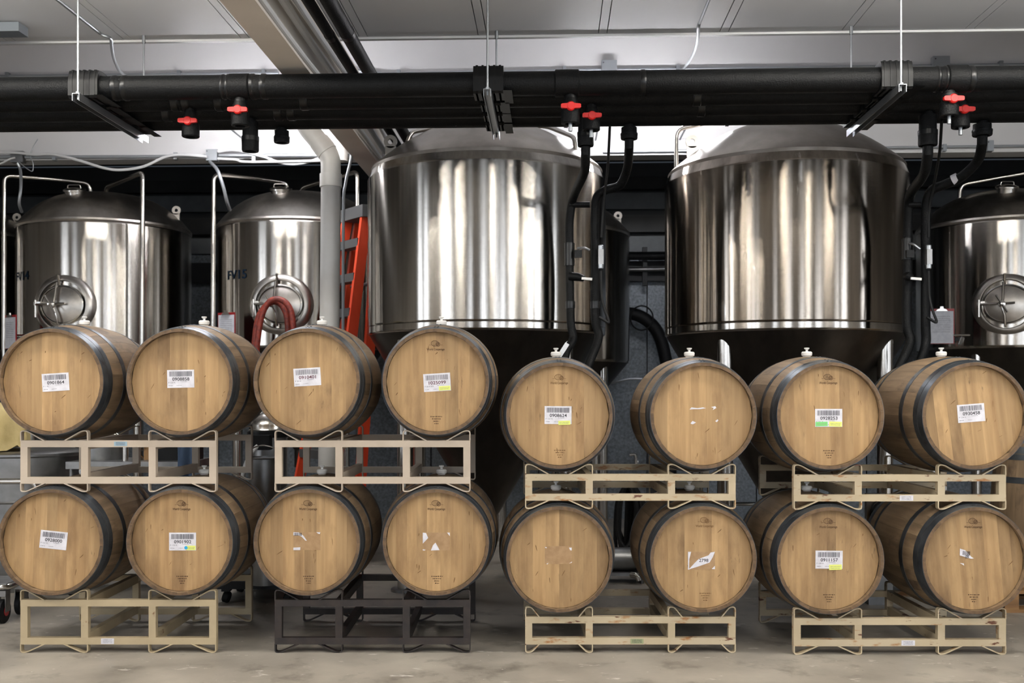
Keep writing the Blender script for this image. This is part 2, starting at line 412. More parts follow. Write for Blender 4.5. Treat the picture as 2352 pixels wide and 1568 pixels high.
for xl, ll, lab in ((-2.3, 1.3, 'lit strip lamp behind the black mains left of the roof beam'), (.75, 1.3, 'lit strip lamp behind the black mains between the big tanks')):
    lo_ = strip_lamp((xl, 8.25, 3.60), (1, 0), ll, lab, 'wall_lamp_tube', True, None, .02)
    for e in (-1, 1):
        part('bracket_arm', MB().tube([R(xl+e*ll*.28, 8.25, 3.592), R(xl+e*ll*.28, YW-.003, 3.592)], .008, 8), 'zinc', lo_)

# ------------------------------------------------------------------ barrels
RB, RC, BL, NS, STH = 0.328, 0.283, 0.90, 30, 0.026
def rad(t): return RB-(RB-RC)*(2*t/BL)**2
def stave_mesh():
    mb = MB(); n = 11; vs = []
    for i in range(n):
        t = -BL/2+BL*i/(n-1); r = rad(t); ri = r-STH
        if i in (0, n-1): ri += 0.010
        for a, q in ((-.992, r), (0, r+.0004), (.992, r), (.992, ri), (-.992, ri)):
            g = a*PI/NS; vs.append((q*math.sin(g), t, q*math.cos(g)))
    fs = [(4, 3, 2, 1, 0), tuple(range((n-1)*5, n*5))]
    for i in range(n-1):
        for j in range(5): fs.append((i*5+j, i*5+(j+1) % 5, i*5+5+(j+1) % 5, i*5+5+j))
    me = mb.add(vs, fs).mesh('stave', 'oak_stave'); me.materials.append(MATS['oak_end'])
    for p in me.polygons:
        if abs(p.normal.y) > .9: p.material_index = 1
    return me
def hoop_mesh(a, b):
    prof = [(rad(a)+.0008, a), (rad(a)+.0024, a), (rad((a+b)/2)+.0024, (a+b)/2), (rad(b)+.0024, b), (rad(b)+.0008, b)]
    return MB().lathe(prof, 48, Matrix.Rotation(-PI/2, 4, 'X'), closed=True).mesh('hoop', 'hoop_steel')
STAVE = stave_mesh()
HB = [(.002, .048), (.052, .09), (.205, .245)]
HOOPS = [hoop_mesh(-BL/2+a, -BL/2+b) for a, b in HB]+[hoop_mesh(BL/2-b, BL/2-a) for a, b in HB]
RIV = []
for a, b in HB:
    mb = MB(); t = -BL/2+(a+b)/2
    for g in (-.03, .03):
        mb.lathe([(0, .003), (.004, .0022), (.006, 0)], 8, Matrix.Translation(((rad(t)+.003)*math.sin(g), t, (rad(t)+.003)*math.cos(g))))
    RIV.append(mb.mesh('rivet', 'hoop_steel'))
BUNG = MB().lathe([(.0, .06), (.016, .06), (.018, .056), (.014, .050), (.008, .046), (.008, .036), (.03, .034), (.036, .026), (.034, .008), (.026, .004), (.024, -.012), (0, -.012)], 20).mesh('bung', 'bung_silicone')
REARHEAD = MB().lathe([(0, 0), (.266, 0), (.266, .02), (0, .02)], 40, Matrix.Rotation(-PI/2, 4, 'X')).mesh('rear_head', 'oak_head')
RH = rad(-BL/2+.036)-STH+.0026           # radius of the front head
YH = -BL/2+.036                         # its front face
def board_meshes(seed):
    rng = random.Random(seed); n = rng.choice((7, 8, 8, 9)); ws = [rng.uniform(.75, 1.3) for _ in range(n)]
    s = sum(ws); xs = [-RH]
    for q in ws: xs.append(xs[-1]+2*RH*q/s)
    out = []
    for a, b in zip(xs, xs[1:]):
        a += .00008; b -= .00008; k = 6
        top = [(a+(b-a)*j/k, math.sqrt(max(RH*RH-(a+(b-a)*j/k)**2, 1e-8))) for j in range(k+1)]
        poly = top+[(x_, -z_) for x_, z_ in reversed(top)]
        d = rng.uniform(0, .0004)
        out.append(MB().prism(poly, YH+d, YH+.022).mesh('head_board', 'oak_head', None, False))
    return out
BARS = random.Random(3)
def barcode(mb, w_, h_, x0, z0, y, M, x_end=None):
    x_ = x0
    while x_ < x0+w_:
        b = BARS.choice((.0012, .0018, .0026, .0034))
        if x_end is None or x_ < x_end: mb.add([(x_, y, z0), (x_+b, y, z0), (x_+b, y, z0+h_), (x_, y, z0+h_)], [(0, 1, 2, 3)], M)
        x_ += b+BARS.choice((.0012, .0018, .0026))
SW, SH = .145, .096
def quad(mb, x0, x1, z0, z1, y, M): return mb.add([(x0, y, z0), (x1, y, z0), (x1, y, z1), (x0, y, z1)], [(0, 1, 2, 3)], M)
def scribble(mb, x0, x1, z, h_, y, M, seed):           # print too small to read: a row of short strokes
    rng = random.Random(seed); x_ = x0
    while x_ < x1:
        b = rng.uniform(.6, 1.6)*h_
        quad(mb, x_, min(x_+b, x1), z-h_/2*rng.uniform(.6, 1), z+h_/2*rng.uniform(.6, 1), y, M); x_ += b+h_*rng.uniform(.25, .7)
def sticker(bar, dx, dz, tilt, num, note, ink='print_black', tags=(), seed=0):
    zc = RB
    M = Matrix.Translation((dx, YH-.0012, zc+dz)) @ Matrix.Rotation(-math.radians(tilt), 4, 'Y')
    st = lpart('sticker', MB().span(-SW/2, SW/2, 0, .0009, -SH/2, SH/2, M), 'sticker_paper', bar, label='white paper sticker with barcode and number')
    y = -.0006
    mb = MB(); barcode(mb, .118, .027, -.06, .013, y, M); lpart('barcode', mb, 'print_grey' if ink == 'print_maroon' else 'print_code', st)
    mb = MB(); put_text(mb, num, .092, .018, .001, y, -.0015, M); lpart('printed_number', mb, ink, st)
    mb = MB(); nw = .0046*len(note)+.006; put_text(mb, note, nw, .0072, -.066+nw/2, y, -.020, M)
    scribble(mb, -.065, -.043, -.036, .004, y, M, seed); scribble(mb, -.022, .004, -.036, .003, y, M, seed+1); scribble(mb, .0, .034, -.0155, .003, y, M, seed+2)
    lpart('printed_note', mb, 'print_grey', st)
    for (m, x0, x1, z0, z1, rot) in tags:
        Mt = M @ Matrix.Translation(((x0+x1)/2, -.0009-(.0012 if m == 'dot_blue' else 0), (z0+z1)/2)) @ Matrix.Rotation(-math.radians(rot), 4, 'Y')
        hw, hz = (x1-x0)/2, (z1-z0)/2
        if m == 'dot_blue':
            t_ = lpart('tag', MB().prism([(hw*math.cos(a*PI/10), hw*math.sin(a*PI/10)) for a in range(20)], -.0004, 0, Mt), m, st)
        else:
            t_ = lpart('tag', MB().span(-hw, hw, -.0004, 0, -hz, hz, Mt), m, st)
            q = MB(); scribble(q, -hw*.8, hw*.8, hz*.25, .0035, -.0008, Mt, seed+5); scribble(q, -hw*.8, hw*.7, -hz*.35, .0035, -.0008, Mt, seed+6)
            lpart('printed_note', q, 'sticker_olive', st)
def torn(bar, dx, dz, tilt, polys, glue=True, code=None, num=None):
    M = Matrix.Translation((dx, YH-.001, RB+dz)) @ Matrix.Rotation(-math.radians(tilt), 4, 'Y')
    if glue: lpart('sticker_residue', MB().span(-SW/2, SW/2, 0, .0005, -SH/2, SH/2, M), 'sticker_glue', bar, label='brown glue patch of a removed sticker')
    for poly in polys:
        lpart('torn_sticker', MB().prism([(a*SW, b*SH) for a, b in poly], -.0009, -.0002, M), 'sticker_paper', bar, label='white scrap of a torn sticker')
    if code:
        mb = MB(); barcode(mb, *code, -.0014, M); lpart('barcode', mb, 'print_black', bar)
    if num:
        mb = MB(); put_text(mb, num[0], num[1], .018, num[2], -.0014, num[3], M); lpart('printed_number', mb, 'print_black', bar)
def ring2d(mb, cx, cz, a, b, t, y, n=20, a0=0, a1=2*PI):
    vs, fs = [], []
    for i in range(n+1):
        g = a0+(a1-a0)*i/n
        vs += [(cx+a*math.cos(g), y, cz+b*math.sin(g)), (cx+(a-t)*math.cos(g), y, cz+(b-t)*math.sin(g))]
    for i in range(n): fs.append((2*i, 2*i+2, 2*i+3, 2*i+1))
    mb.add(vs, fs)
def cooper_mark(bar, dx, faint=False, dzb=-.205, seed=0):
    m = 'faint_ink' if faint else 'burnt_ink'; y = YH-.0008
    mb = MB(); cz = RB+.206
    ring2d(mb, dx-.004, cz, .021, .016, .0022, y); ring2d(mb, dx+.013, cz-.005, .0115, .0115, .0028, y); ring2d(mb, dx+.013, cz-.005, .006, .006, .0022, y)
    for k in (-.015, -.008, -.002, .005): quad(mb, dx+k-.0007, dx+k+.0007, cz-.013, cz+.013, y, None)
    quad(mb, dx-.036, dx-.024, cz-.009, cz-.0076, y, None); quad(mb, dx+.026, dx+.038, cz-.009, cz-.0076, y, None)
    lg = lpart('cooper_mark', mb, m, bar, label='burnt barrel emblem')
    mb = MB(); put_text(mb, 'World Cooperage', .096, .0165, dx, y, RB+.173); lpart('lettering', mb, m, lg)
    mb = MB()
    for k, ww in enumerate((.062, .046, .03, .022)):
        scribble(mb, dx+.004-ww/2, dx+.004+ww/2, RB+dzb+.018-k*.0125, .0062, y, None, seed*9+k)
    lpart('burnt_lines', mb, m, bar, label='small burnt lines of print')
def scuffs(bar, seed, n=8):
    rng = random.Random(seed)
    mb = MB()
    for _ in range(n):
        r = RH*math.sqrt(rng.uniform(.03, .8)); g = rng.uniform(0, 2*PI); x_, z_ = r*math.cos(g), RB+r*math.sin(g)
        l = rng.uniform(.012, .045); a = rng.choice((PI/2, PI/2, .9, .6))+rng.uniform(-.25, .25); t = rng.uniform(.0008, .0024)
        d = Vector((math.cos(a), math.sin(a))); q = Vector((-d.y, d.x))
        p = [Vector((x_, z_))+d*l*u+q*t*v for u, v in ((-.5, 0), (-.2, .8), (.3, 1), (.5, 0), (.2, -1), (-.25, -.7))]
        if all((c.x**2+(c.y-RB)**2) < (RH-.01)**2 for c in p):
            mb.add([(c.x, YH-.0006, c.y) for c in p], [(0, 1, 2, 3, 4, 5)])
    if mb.v: lpart('scuff_marks', mb, 'faint_ink', bar, label='dark scuffs on the barrel head')['kind'] = 'stuff'
BLABEL = []
def barrel(px, zc, Yb, label, seed, roll=0.0, group='oak barrels on the racks', loc=None, head=True, roty=0.0):
    X = (px-CX)/F*Yb
    b = thing('oak_barrel', label, 'barrel', loc if loc else (X, Yb+BL/2, zc-RB), 0, group)
    off = seed*.37
    for k in range(NS): link('stave', STAVE, b, (0, 0, RB), (0, 2*PI*(k+off)/NS, 0))
    for i, hm in enumerate(HOOPS):
        h = link('hoop', hm, b, (0, 0, RB))
        if i < 3: link('rivet', RIV[i], h)
    for bm_ in board_meshes(seed): link('head_board', bm_, b, (0, 0, RB), (0, math.radians(roll), 0))
    link('rear_head', REARHEAD, b, (0, BL/2-.056, RB))
    link('bung', BUNG, b, (0, 0, 2*RB), None, (.86, .86, .86))
    if head: scuffs(b, seed)
    return b
GAP = 0.264                  # barrel axis above the top of its cradles
HL1, HL2, HR1, HR2 = .338, .330, .247, .240   # rack heights
Z1L = HL1+GAP; Z2L = Z1L+GAP+HL2+GAP       # barrel axis heights, left racks
Z1R = HR1+GAP; Z2R = Z1R+GAP+HR2+GAP
YL, YR4 = 5.58, 5.54
TY = ('tag_yellow', .012, .068, -.046, -.02, 1)
b = barrel(115, Z2L, YL, 'oak barrel with sticker 0901864, leftmost of the upper row', 1); sticker(b, .014, -.002, 3.5, '0901864', 'F 1 K', seed=1)
b = barrel(412, Z2L, YL, 'oak barrel with sticker 0908858, second in the upper row', 2); sticker(b, -.004, .016, 1, '0908858', 'F 123 K', seed=11)
b = barrel(704.5, Z2L, YL, 'oak barrel with sticker 0910401, in front of the white drain pipe', 3); sticker(b, -.004, .026, 3.5, '0910401', 'F 33 K', 'print_maroon', seed=21)
b = barrel(1001, Z2L, YL, 'oak barrel with sticker 1025099 and burnt emblem, upper row', 4)
sticker(b, .004, -.003, 3.5, '1025099', 'F IR10 KX', 'print_maroon', (('tag_yellow', .008, .07, -.045, -.022, 0),), 31); cooper_mark(b, -.004, seed=4)
b = barrel(1285, Z2R, YL, 'oak barrel with sticker 0908624 and yellow tag below it', 5)
sticker(b, -.006, .002, -.5, '0908624', 'F 123 K', tags=(('tag_yellow', .002, .066, -.052, -.03, 2),), seed=41); cooper_mark(b, .0, True, seed=5)
b = barrel(1616, Z2R, YL, 'oak barrel with only scraps of a sticker left, upper row on the right', 6)
torn(b, .004, -.0, 2, ([(-.5, .36), (-.42, .48), (-.2, .42), (.0, .46), (.12, .40), (-.1, .36), (-.3, .37)], [(.3, .45), (.46, .5), (.5, .4), (.36, .28), (.4, .4)],
     [(-.48, -.42), (-.4, -.28), (-.27, -.38), (-.4, -.48)], [(.44, -.34), (.53, -.24), (.56, -.3), (.5, -.4)]), glue=False)
b = barrel(1908, Z2R, YR4, 'oak barrel with sticker 0928253 with green and yellow tags', 7, -1)
sticker(b, .0, -.012, 0, '0928253', 'F 161 K', tags=(('tag_green', -.07, -.006, -.044, -.021, 2), ('tag_yellow', .002, .07, -.046, -.02, -2)), seed=51); cooper_mark(b, -.002, seed=7)
b = barrel(2242, Z2R, YR4, 'oak barrel with sticker 0930458, rightmost of the upper row', 8, -7); sticker(b, -.011, .014, 4.5, '0930458', 'F 134 K', seed=61)
b = barrel(115, Z1L, YL, 'oak barrel with sticker 0928000, leftmost of the lower row', 9, 2); sticker(b, .003, .008, -6, '0928000', 'F 161 K', seed=71)
b = barrel(412, Z1L, YL, 'oak barrel with sticker 0901902 and a blue dot', 10)
sticker(b, .006, .0, 0, '0901902', 'F 123 K', tags=(('tag_yellow', .018, .07, -.046, -.022, 0), ('dot_blue', .01, .028, -.042, -.024, 0)), seed=81); cooper_mark(b, .0, seed=10)
b = barrel(704.5, Z1L, YL, 'oak barrel with torn barcode sticker, lower row on the dark rack', 11)
torn(b, -.006, .002, 0, ([(-.5, .5), (-.3, .49), (-.12, .3), (.0, .02), (-.06, .04), (-.2, .26), (-.32, .33), (-.5, .33)], [(.35, .5), (.5, .5), (.48, .4), (.42, .42)],
     [(-.5, -.36), (-.24, -.34), (-.25, -.5), (-.5, -.5)]), code=(.04, .016, -.068, .029, )); cooper_mark(b, .0, seed=11)
b = barrel(1001, Z1L, YL, 'oak barrel with white corners of a torn sticker on the dark rack', 12)
torn(b, .0, .0, 0, ([(-.5, .5), (-.38, .48), (-.3, .2), (-.5, -.12)], [(.4, .5), (.5, .5), (.5, .3)], [(-.2, -.5), (.12, -.48), (.06, -.3), (-.03, -.06), (-.12, -.2)], [(-.5, -.43), (-.4, -.46), (-.42, -.5), (-.5, -.5)]))
cooper_mark(b, .0, seed=12)
b = barrel(1285, Z1R, YL, 'oak barrel with brown patch of a removed sticker, lower row', 13)
torn(b, -.005, .018, 0, ([(.4, .42), (.5, .42), (.5, .26), (.44, .28)], [(.4, -.46), (.52, -.36), (.5, -.42)], [(-.44, -.5), (-.36, -.42), (-.4, -.52)], [(-.5, .46), (-.42, .44), (-.45, .38)]))
b = barrel(1616, Z1R, YL, 'oak barrel with a half torn sticker reading 2798', 14)
torn(b, -.005, -.012, 0, ([(-.5, .5), (-.38, .5), (-.45, .1), (-.46, -.5), (-.5, -.5)], [(.5, .5), (.34, .46), (.26, .3), (-.1, .1), (-.26, -.14), (-.48, -.5), (-.38, -.44), (-.2, -.36), (.0, -.26), (.3, -.1), (.42, .2)],
     [(.38, -.46), (.5, -.28), (.5, -.48)]), num=('2798', .05, .012, .002)); cooper_mark(b, .012, True, seed=14)
b = barrel(1908, Z1R, YR4, 'oak barrel with sticker 0911157 and a green yellow tag', 15)
sticker(b, .002, .0, -.5, '0911157', 'F 145 K', tags=(('tag_yellow', .0, .068, -.054, -.026, 2),), seed=91); cooper_mark(b, -.002, seed=15)
b = barrel(2242, Z1R, YR4, 'oak barrel with small scrap of sticker, rightmost of the lower row', 16, -5)
torn(b, -.004, .004, -6, ([(-.5, .5), (-.3, .44), (-.04, .1), (.05, .04), (-.06, .0), (-.2, .04), (-.48, .12)], [(-.45, -.3), (-.3, -.3), (-.28, -.42), (-.36, -.36)]), glue=False, code=(.036, .022, -.055, .016), num=('09', .018, -.03, .008))
cooper_mark(b, .0, seed=16)

# ------------------------------------------------------------------ barrel racks
RD = 0.80; OV = 0.05      # rack depth, barrel overhang at either end
def cradle_path(s, base, top, narrow):
    """half cradle from the outer edge to the rail; s = side sign"""
    o = .18; c1 = .15; c2 = .05 if not narrow else .104
    p = fillet([(o*s, base, 0), (o*s, top, 0), (c1*s, top, 0), (c2*s, base, 0)], .014, 3)
    return [(v.x, v.y) for v in p]
RMESH = {}
def rack(px1, px2, Yr, z0, H, low, m, label, narrow=False, stick=None):
    k = (low, m, narrow, round(H, 3), round(px2-px1))
    x1, x2 = (px1-CX)/F*(Yr-OV), (px2-CX)/F*(Yr-OV); sp = x2-x1
    o = thing('barrel_rack', label, 'barrel rack', ((x1+x2)/2, Yr, z0), 0, 'steel barrel racks')
    l0, u1 = .045, H-.052           # lower rail bottom, upper rail top
    rh, W = .036, sp+.365
    if k not in RMESH:
        d = {}
        d['rail'] = MB().span(-W/2, W/2, 0, .038, 0, rh).mesh('rail', m)
        d['post'] = MB().span(-.019, .019, .001, .037, l0+rh, u1-rh).mesh('post', m)
        d['beam'] = MB().span(-.017, .017, .038, RD-.038, 0, .05).mesh('cross_beam', m)
        for s in (-1, 1):
            d['up', s] = MB().bar(cradle_path(s, u1-.004, H, narrow), .0062, -.002, .032).mesh('cradle', m)
            d['dn', s] = MB().bar([(a, l0+.004-(q-(u1-.004))*(l0+.004-.0032)/(H-(u1-.004))) for a, q in cradle_path(s, u1-.004, H, narrow)], .0062, -.002, .032).mesh('cradle', m)
        RMESH[k] = d
    d = RMESH[k]
    for y in (0, RD-.038):
        link('rail', d['rail'], o, (0, y, l0)); link('rail', d['rail'], o, (0, y, u1-rh))
        for s in (-1, 1):
            link('post', d['post'], o, (s*(W/2-.019), y, 0)); link('post', d['post'], o, (s*(sp/2-.163), y, 0))
            for q in (-1, 1):
                yy = 0 if y == 0 else RD-.030
                link('cradle', d['up', q], o, (s*sp/2, yy, 0)); link('cradle', d['dn', q], o, (s*sp/2, yy, 0))
    for s in (-1, 1):
        for z in (l0+rh*.2, u1-rh-.012):
            link('cross_beam', d['beam'], o, (s*(sp/2-.163), 0, z))
    if stick:
        sx, up, ww, hh, sm_, pm_ = stick
        z = (u1-rh/2) if up else (l0+rh/2)
        X = sx/F*Yr-((x1+x2)/2)-CX/F*Yr
        s_ = lpart('rack_sticker', MB().span(X-ww/2, X+ww/2, -.001, 0, z-hh/2, z+hh/2), sm_, o, label='small printed sticker on the rail')
        q = MB()
        for j in range(3): scribble(q, X-ww*.36, X+ww*.36, z+hh*(.28-.26*j), hh*.13, -.0016, None, int(sx)+j)
        lpart('printed_note', q, pm_, s_)
    return o
FL, FR = Z1L+GAP, Z1R+GAP; YQ, YQ4 = YL+OV, YR4+OV
rack(115, 412, YQ, 0, HL1, False, 'rack_tan', 'tall tan rack on the floor carrying the leftmost lower barrels', stick=(247, False, .07, .03, 'sticker_paper', 'print_grey'))
rack(115, 412, YQ, FL, HL2, False, 'rack_cream', 'tall cream rack carrying the two leftmost upper barrels', stick=(277, True, .07, .024, 'sticker_blue', 'print_black'))
rack(704.5, 1001, YQ, 0, HL1, False, 'rack_dark', 'dark rusty bare steel rack standing on the floor')
rack(704.5, 1001, YQ, FL, HL2, False, 'rack_cream', 'tall cream rack stacked above the dark rusty rack')
rack(1285, 1616, YQ, 0, HR1, True, 'rack_rusty', 'low cream rack on the floor with wide hooped cradles', narrow=True, stick=(1463, False, .07, .026, 'sticker_olive', 'print_black'))
rack(1285, 1616, YQ, FR, HR2, True, 'rack_rusty', 'low cream rack above the hooped one, under sticker 0908624')
rack(1908, 2242, YQ4, 0, HR1, True, 'rack_rusty', 'low rusty cream rack on the floor, furthest right', stick=(2086, False, .072, .028, 'sticker_paper', 'print_grey'))
rack(1908, 2242, YQ4, FR, HR2, True, 'rack_rusty', 'low rusty cream rack furthest right, stacked between upper and lower barrels', stick=(2082, False, .072, .028, 'sticker_paper', 'print_grey'))

# ------------------------------------------------------------------ big conical tanks
def big_tank(X, Yc, label, shell_mat, arms):
    r = .90; t = thing('conical_tank', label, 'tank', (X, Yc, 0), 0, 'large conical fermenting tanks')
    zt, zb = 3.055, 1.83
    lpart('shell', MB().lathe([(r-.006, zb+.055), (r, zb+.065), (r, zb+.07), (r, zb+.09), (r, zt-.1), (r, zt-.08), (r, zt-.075), (r-.005, zt-.062), (r-.024, zt-.012)], 96), shell_mat, t, angle=60)
    lpart('weld_band', MB().lathe([(r-.012, zb+.056), (r-.002, zb+.052), (r-.002, zb+.048), (r-.002, zb+.012), (r-.002, zb+.008), (r-.015, zb-.004)], 96), 'brushed_steel', t, angle=60)
    rd = .855
    prof = [(rd+.018, zt-.012), (rd+.02, zt+.012), (rd+.004, zt+.03)]
    for k in range(1, 15):
        q = 1-k/14; prof.append((rd*q, zt+.03+.365*(1-q**2.1)))
    lpart('dome', MB().lathe(prof, 80), 'dome_steel_dull', t, angle=30)
    lpart('cone', MB().lathe([(r-.012, zb+.002), (r-.03, zb-.03), (.10, .50), (.06, .44), (.06, .36), (0, .36)], 72), 'cone_steel_shaded', t, angle=30)
    for k in range(4):
        a = PI/4+k*PI/2; lx, ly = .80*math.cos(a), .80*math.sin(a)
        lg = lpart('leg', MB().tube([(lx, ly, .02), (lx, ly, 1.78)], .055, 20), 'tube_steel', t)
        lpart('foot_plate', MB().lathe([(0, 0), (.10, 0), (.10, .02), (0, .02)], 20, Matrix.Translation((lx, ly, 0))), 'dull_steel', lg)
    lpart('outlet_valve', MB().tube([(0, -.0, .36), (0, 0, .26), (0, -.06, .2), (0, -.3, .2)], .045, 14), 'tube_steel', t)
    for a in arms:
        part('pipe_arm', MB().tube(fillet([P(*q) for q in a], .07), .017, 12), 'tube_steel', t)
    Mn = Matrix.Translation((-.72, -.12, zt+.20)) @ Matrix.Rotation(PI/2, 4, 'X')
    lug = MB().lathe([(.02, -.008), (.05, -.008), (.05, .008), (.02, .008)], 16, Matrix.Translation((-.72, -.12, zt+.225)) @ Matrix.Rotation(PI/2, 4, 'X'), closed=True)
    lug.span(-.76, -.68, -.128, -.112, zt+.1, zt+.19)
    lpart('lifting_lug', lug, 'tube_steel', t)
    return t
big_tank(-.19, 7.95, 'large steel conical tank behind the middle racks, left of the two', 'brushed_steel',
         [[(936, 326, 7.6), (945, 303, 7.6), (1010, 291, 7.75), (1080, 288, 7.95)], [(1322, 345, 7.55), (1320, 315, 7.55), (1255, 289, 7.75), (1180, 290, 7.95)]])
big_tank(2.07, 7.95, 'large stained steel conical tank at the right', 'brushed_steel_stained',
         [[(1553, 480, 8.0), (1553, 297, 8.0), (1640, 278, 7.95), (1720, 276, 7.95), (1720, 310, 7.95)]])

# ------------------------------------------------------------------ cylindrical tanks with manways
def fv_tank(X, Yc, label, manway=True, text=None, text_px=None, arms=(), face=0.0, clip=None, r=.779, zt=2.905, zb=1.79):
    t = thing('fermenting_vessel', label, 'tank', (X, Yc, 0), 0, 'cylindrical vessels with round manways')
    lpart('shell', MB().lathe([(r-.01, zb), (r, zb+.02), (r, zb+.024), (r, zb+.05), (r, zt-.05), (r, zt-.016), (r, zt-.012), (r-.008, zt)], 80), 'brushed_steel', t, angle=60)
    prof = [(r-.006, zt-.004), (r+.006, zt+.012), (r+.004, zt+.03)]
    for q in (.975, .94, .9, .85, .78, .7, .6, .48, .36, .24, .12, 0):
        prof.append((r*q, zt+.03+.33*(1-q**3.2)))
    lpart('dome', MB().lathe(prof, 72), 'dome_steel', t, angle=30)
    lpart('base_cone', MB().lathe([(r-.02, zb+.004), (r-.04, zb-.03), (.1, .9), (.07, .86), (.07, .7), (0, .7)], 56), 'cone_steel_shaded', t, angle=30)
    for k in range(4):
        a = PI/4+k*PI/2
        lpart('leg', MB().tube([(.68*math.cos(a), .68*math.sin(a), 0), (.68*math.cos(a), .68*math.sin(a), 1.76)], .045, 14), 'tube_steel', t)
    # round hatch on the dome
    hx, hy = -.10+math.sin(face)*.2, -.42
    Mh = Matrix.Translation((hx, hy, zt+.315)) @ Matrix.Rotation(math.radians(14), 4, 'X')
    hh = lpart('dome_hatch', MB().lathe([(.085, -.05), (.085, .0), (.10, .005), (.10, .02), (.06, .035), (0, .04)], 28, Mh), 'tube_steel', t)
    lpart('hatch_handle', MB().tube(fillet([Mh @ Vector(v) for v in ((-.06, 0, .03), (-.055, 0, .062), (.055, 0, .062), (.06, 0, .03))], .02), .005, 8), 'tube_steel', hh)
    lug = MB().lathe([(.016, -.006), (.042, -.006), (.042, .006), (.016, .006)], 14, Matrix.Translation((r*.86, 0, zt+.22)) @ Matrix.Rotation(PI/2, 4, 'X'), closed=True)
    lug.span(r*.86-.03, r*.86+.03, -.006, .006, zt+.1, zt+.19)
    lpart('lifting_lug', lug, 'beam_paint', t)
    if manway:
        Mw = Matrix.Rotation(face, 4, 'Z') @ Matrix.Translation((0, -r, 2.165)) @ Matrix.Rotation(PI/2, 4, 'X')   # local z points out of the tank
        lpart('manway_ring', MB().lathe([(.285, -.07), (.275, -.02), (.262, .0), (.235, .018), (.215, .02), (.205, -.004), (.2, -.06)], 48, Mw), 'dome_steel', t, angle=50)
        Ms = Mw @ Matrix.Diagonal((1, .86, 1, 1))
        lpart('manway_neck', MB().lathe([(.2, -.05), (.2, .03), (.188, .034), (.182, .0), (.182, -.05)], 48, Ms), 'tube_steel', t)
        dr = lpart('manway_door', MB().lathe([(.186, -.0), (.18, .018), (.165, .022), (.1, .042), (0, .052)], 48, Ms), 'dome_steel', t, angle=50)
        T = lambda *v: Mw @ Vector(v)
        lpart('door_arm', MB().tube([T(-.03, .19, .05), T(-.035, .04, .085), T(-.045, -.01, .09)], .011, 8), 'tube_steel', dr)
        lpart('door_arm', MB().tube([T(-.215, 0, .06), T(-.12, 0, .08), T(.06, .005, .085)], .010, 8), 'tube_steel', dr)
        lpart('door_arm', MB().tube([T(-.045, -.02, .085), T(-.02, -.1, .08), T(-.015, -.19, .05)], .011, 8), 'tube_steel', dr)
        lpart('hub_knob', MB().lathe([(.012, .05), (.012, .1), (.03, .102), (.03, .125), (.012, .13), (.008, .17), (0, .17)], 16, Mw @ Matrix.Translation((-.045, -.005, 0))), 'tube_steel', dr)
        lpart('knob_handle', MB().tube([T(-.09, .07, .14), T(.0, -.08, .14)], .008, 8), 'tube_steel', dr)
        lpart('hinge', MB().tube([T(-.222, .04, .055), T(-.222, -.11, .055)], .013, 8).box((0, 0, 0), (.06, .03, .04), Mw @ Matrix.Translation((-.205, .01, .04))), 'tube_steel', t)
        lpart('latch_bolt', MB().tube([T(-.02, .17, .02), T(-.02, .26, .05)], .012, 8), 'tube_steel', t)
    if text:
        vs, fs = text_mesh(text); mb = MB(); px, zc, wd, hg = text_px
        # angle on the shell whose surface point lies at pixel px
        best = min((abs(((X+r*math.sin(a))/(Yc-r*math.cos(a)))*F+CX-px), a) for a in [math.radians(q*.25) for q in range(-340, 341)])[1]
        mb.add([((r+.004)*math.sin(best+u*wd/r), -(r+.004)*math.cos(best+u*wd/r), zc+v*hg) for u, v in vs], fs)
        lpart('lettering', mb, 'fv_blue', t, label='dark blue vessel number '+text)
    for a in arms:
        part('pipe_arm', MB().tube(fillet([P(*q) for q in a], .07), .021, 12), 'tube_steel', t)
    return t
fv14 = fv_tank(-3.85, 9.9, 'steel vessel lettered FV14 at the left', text='FV14', text_px=(50, 2.44, .25, .078), face=-.09,
        arms=[[(9, 840, 9.55), (10, 402, 9.55), (130, 412, 9.7), (208, 421, 9.85), (209, 470, 9.85)], [(326, 830, 9.08), (328, 396, 9.08), (244, 430, 9.7), (242, 470, 9.75)]])
fv15 = fv_tank(-1.98, 9.85, 'steel vessel lettered FV15 behind the white drain pipe', text='FV15', text_px=(543, 2.44, .25, .08), face=-.04,
        arms=[[(489, 840, 9.25), (491, 400, 9.25), (580, 408, 9.5), (661, 420, 9.75), (661, 462, 9.75)], [(821, 840, 9.2), (821, 394, 9.2), (745, 415, 9.6), (691, 432, 9.8), (690, 470, 9.8)]])
fvr = fv_tank(4.60, 9.75, 'dark steel vessel with manway behind the rightmost hoses', face=-.42,
        arms=[[(2204, 470, 9.7), (2206, 424, 9.7), (2352, 398, 9.5), (2440, 384, 9.4), (2440, 800, 9.4)]])
fv_tank(-5.55, 10.3, 'steel vessel mostly out of the frame at the left edge', manway=False)
fv_tank(.38, 10.35, 'dark steel vessel hidden behind the left conical tank', manway=False, zt=2.93, zb=1.69)

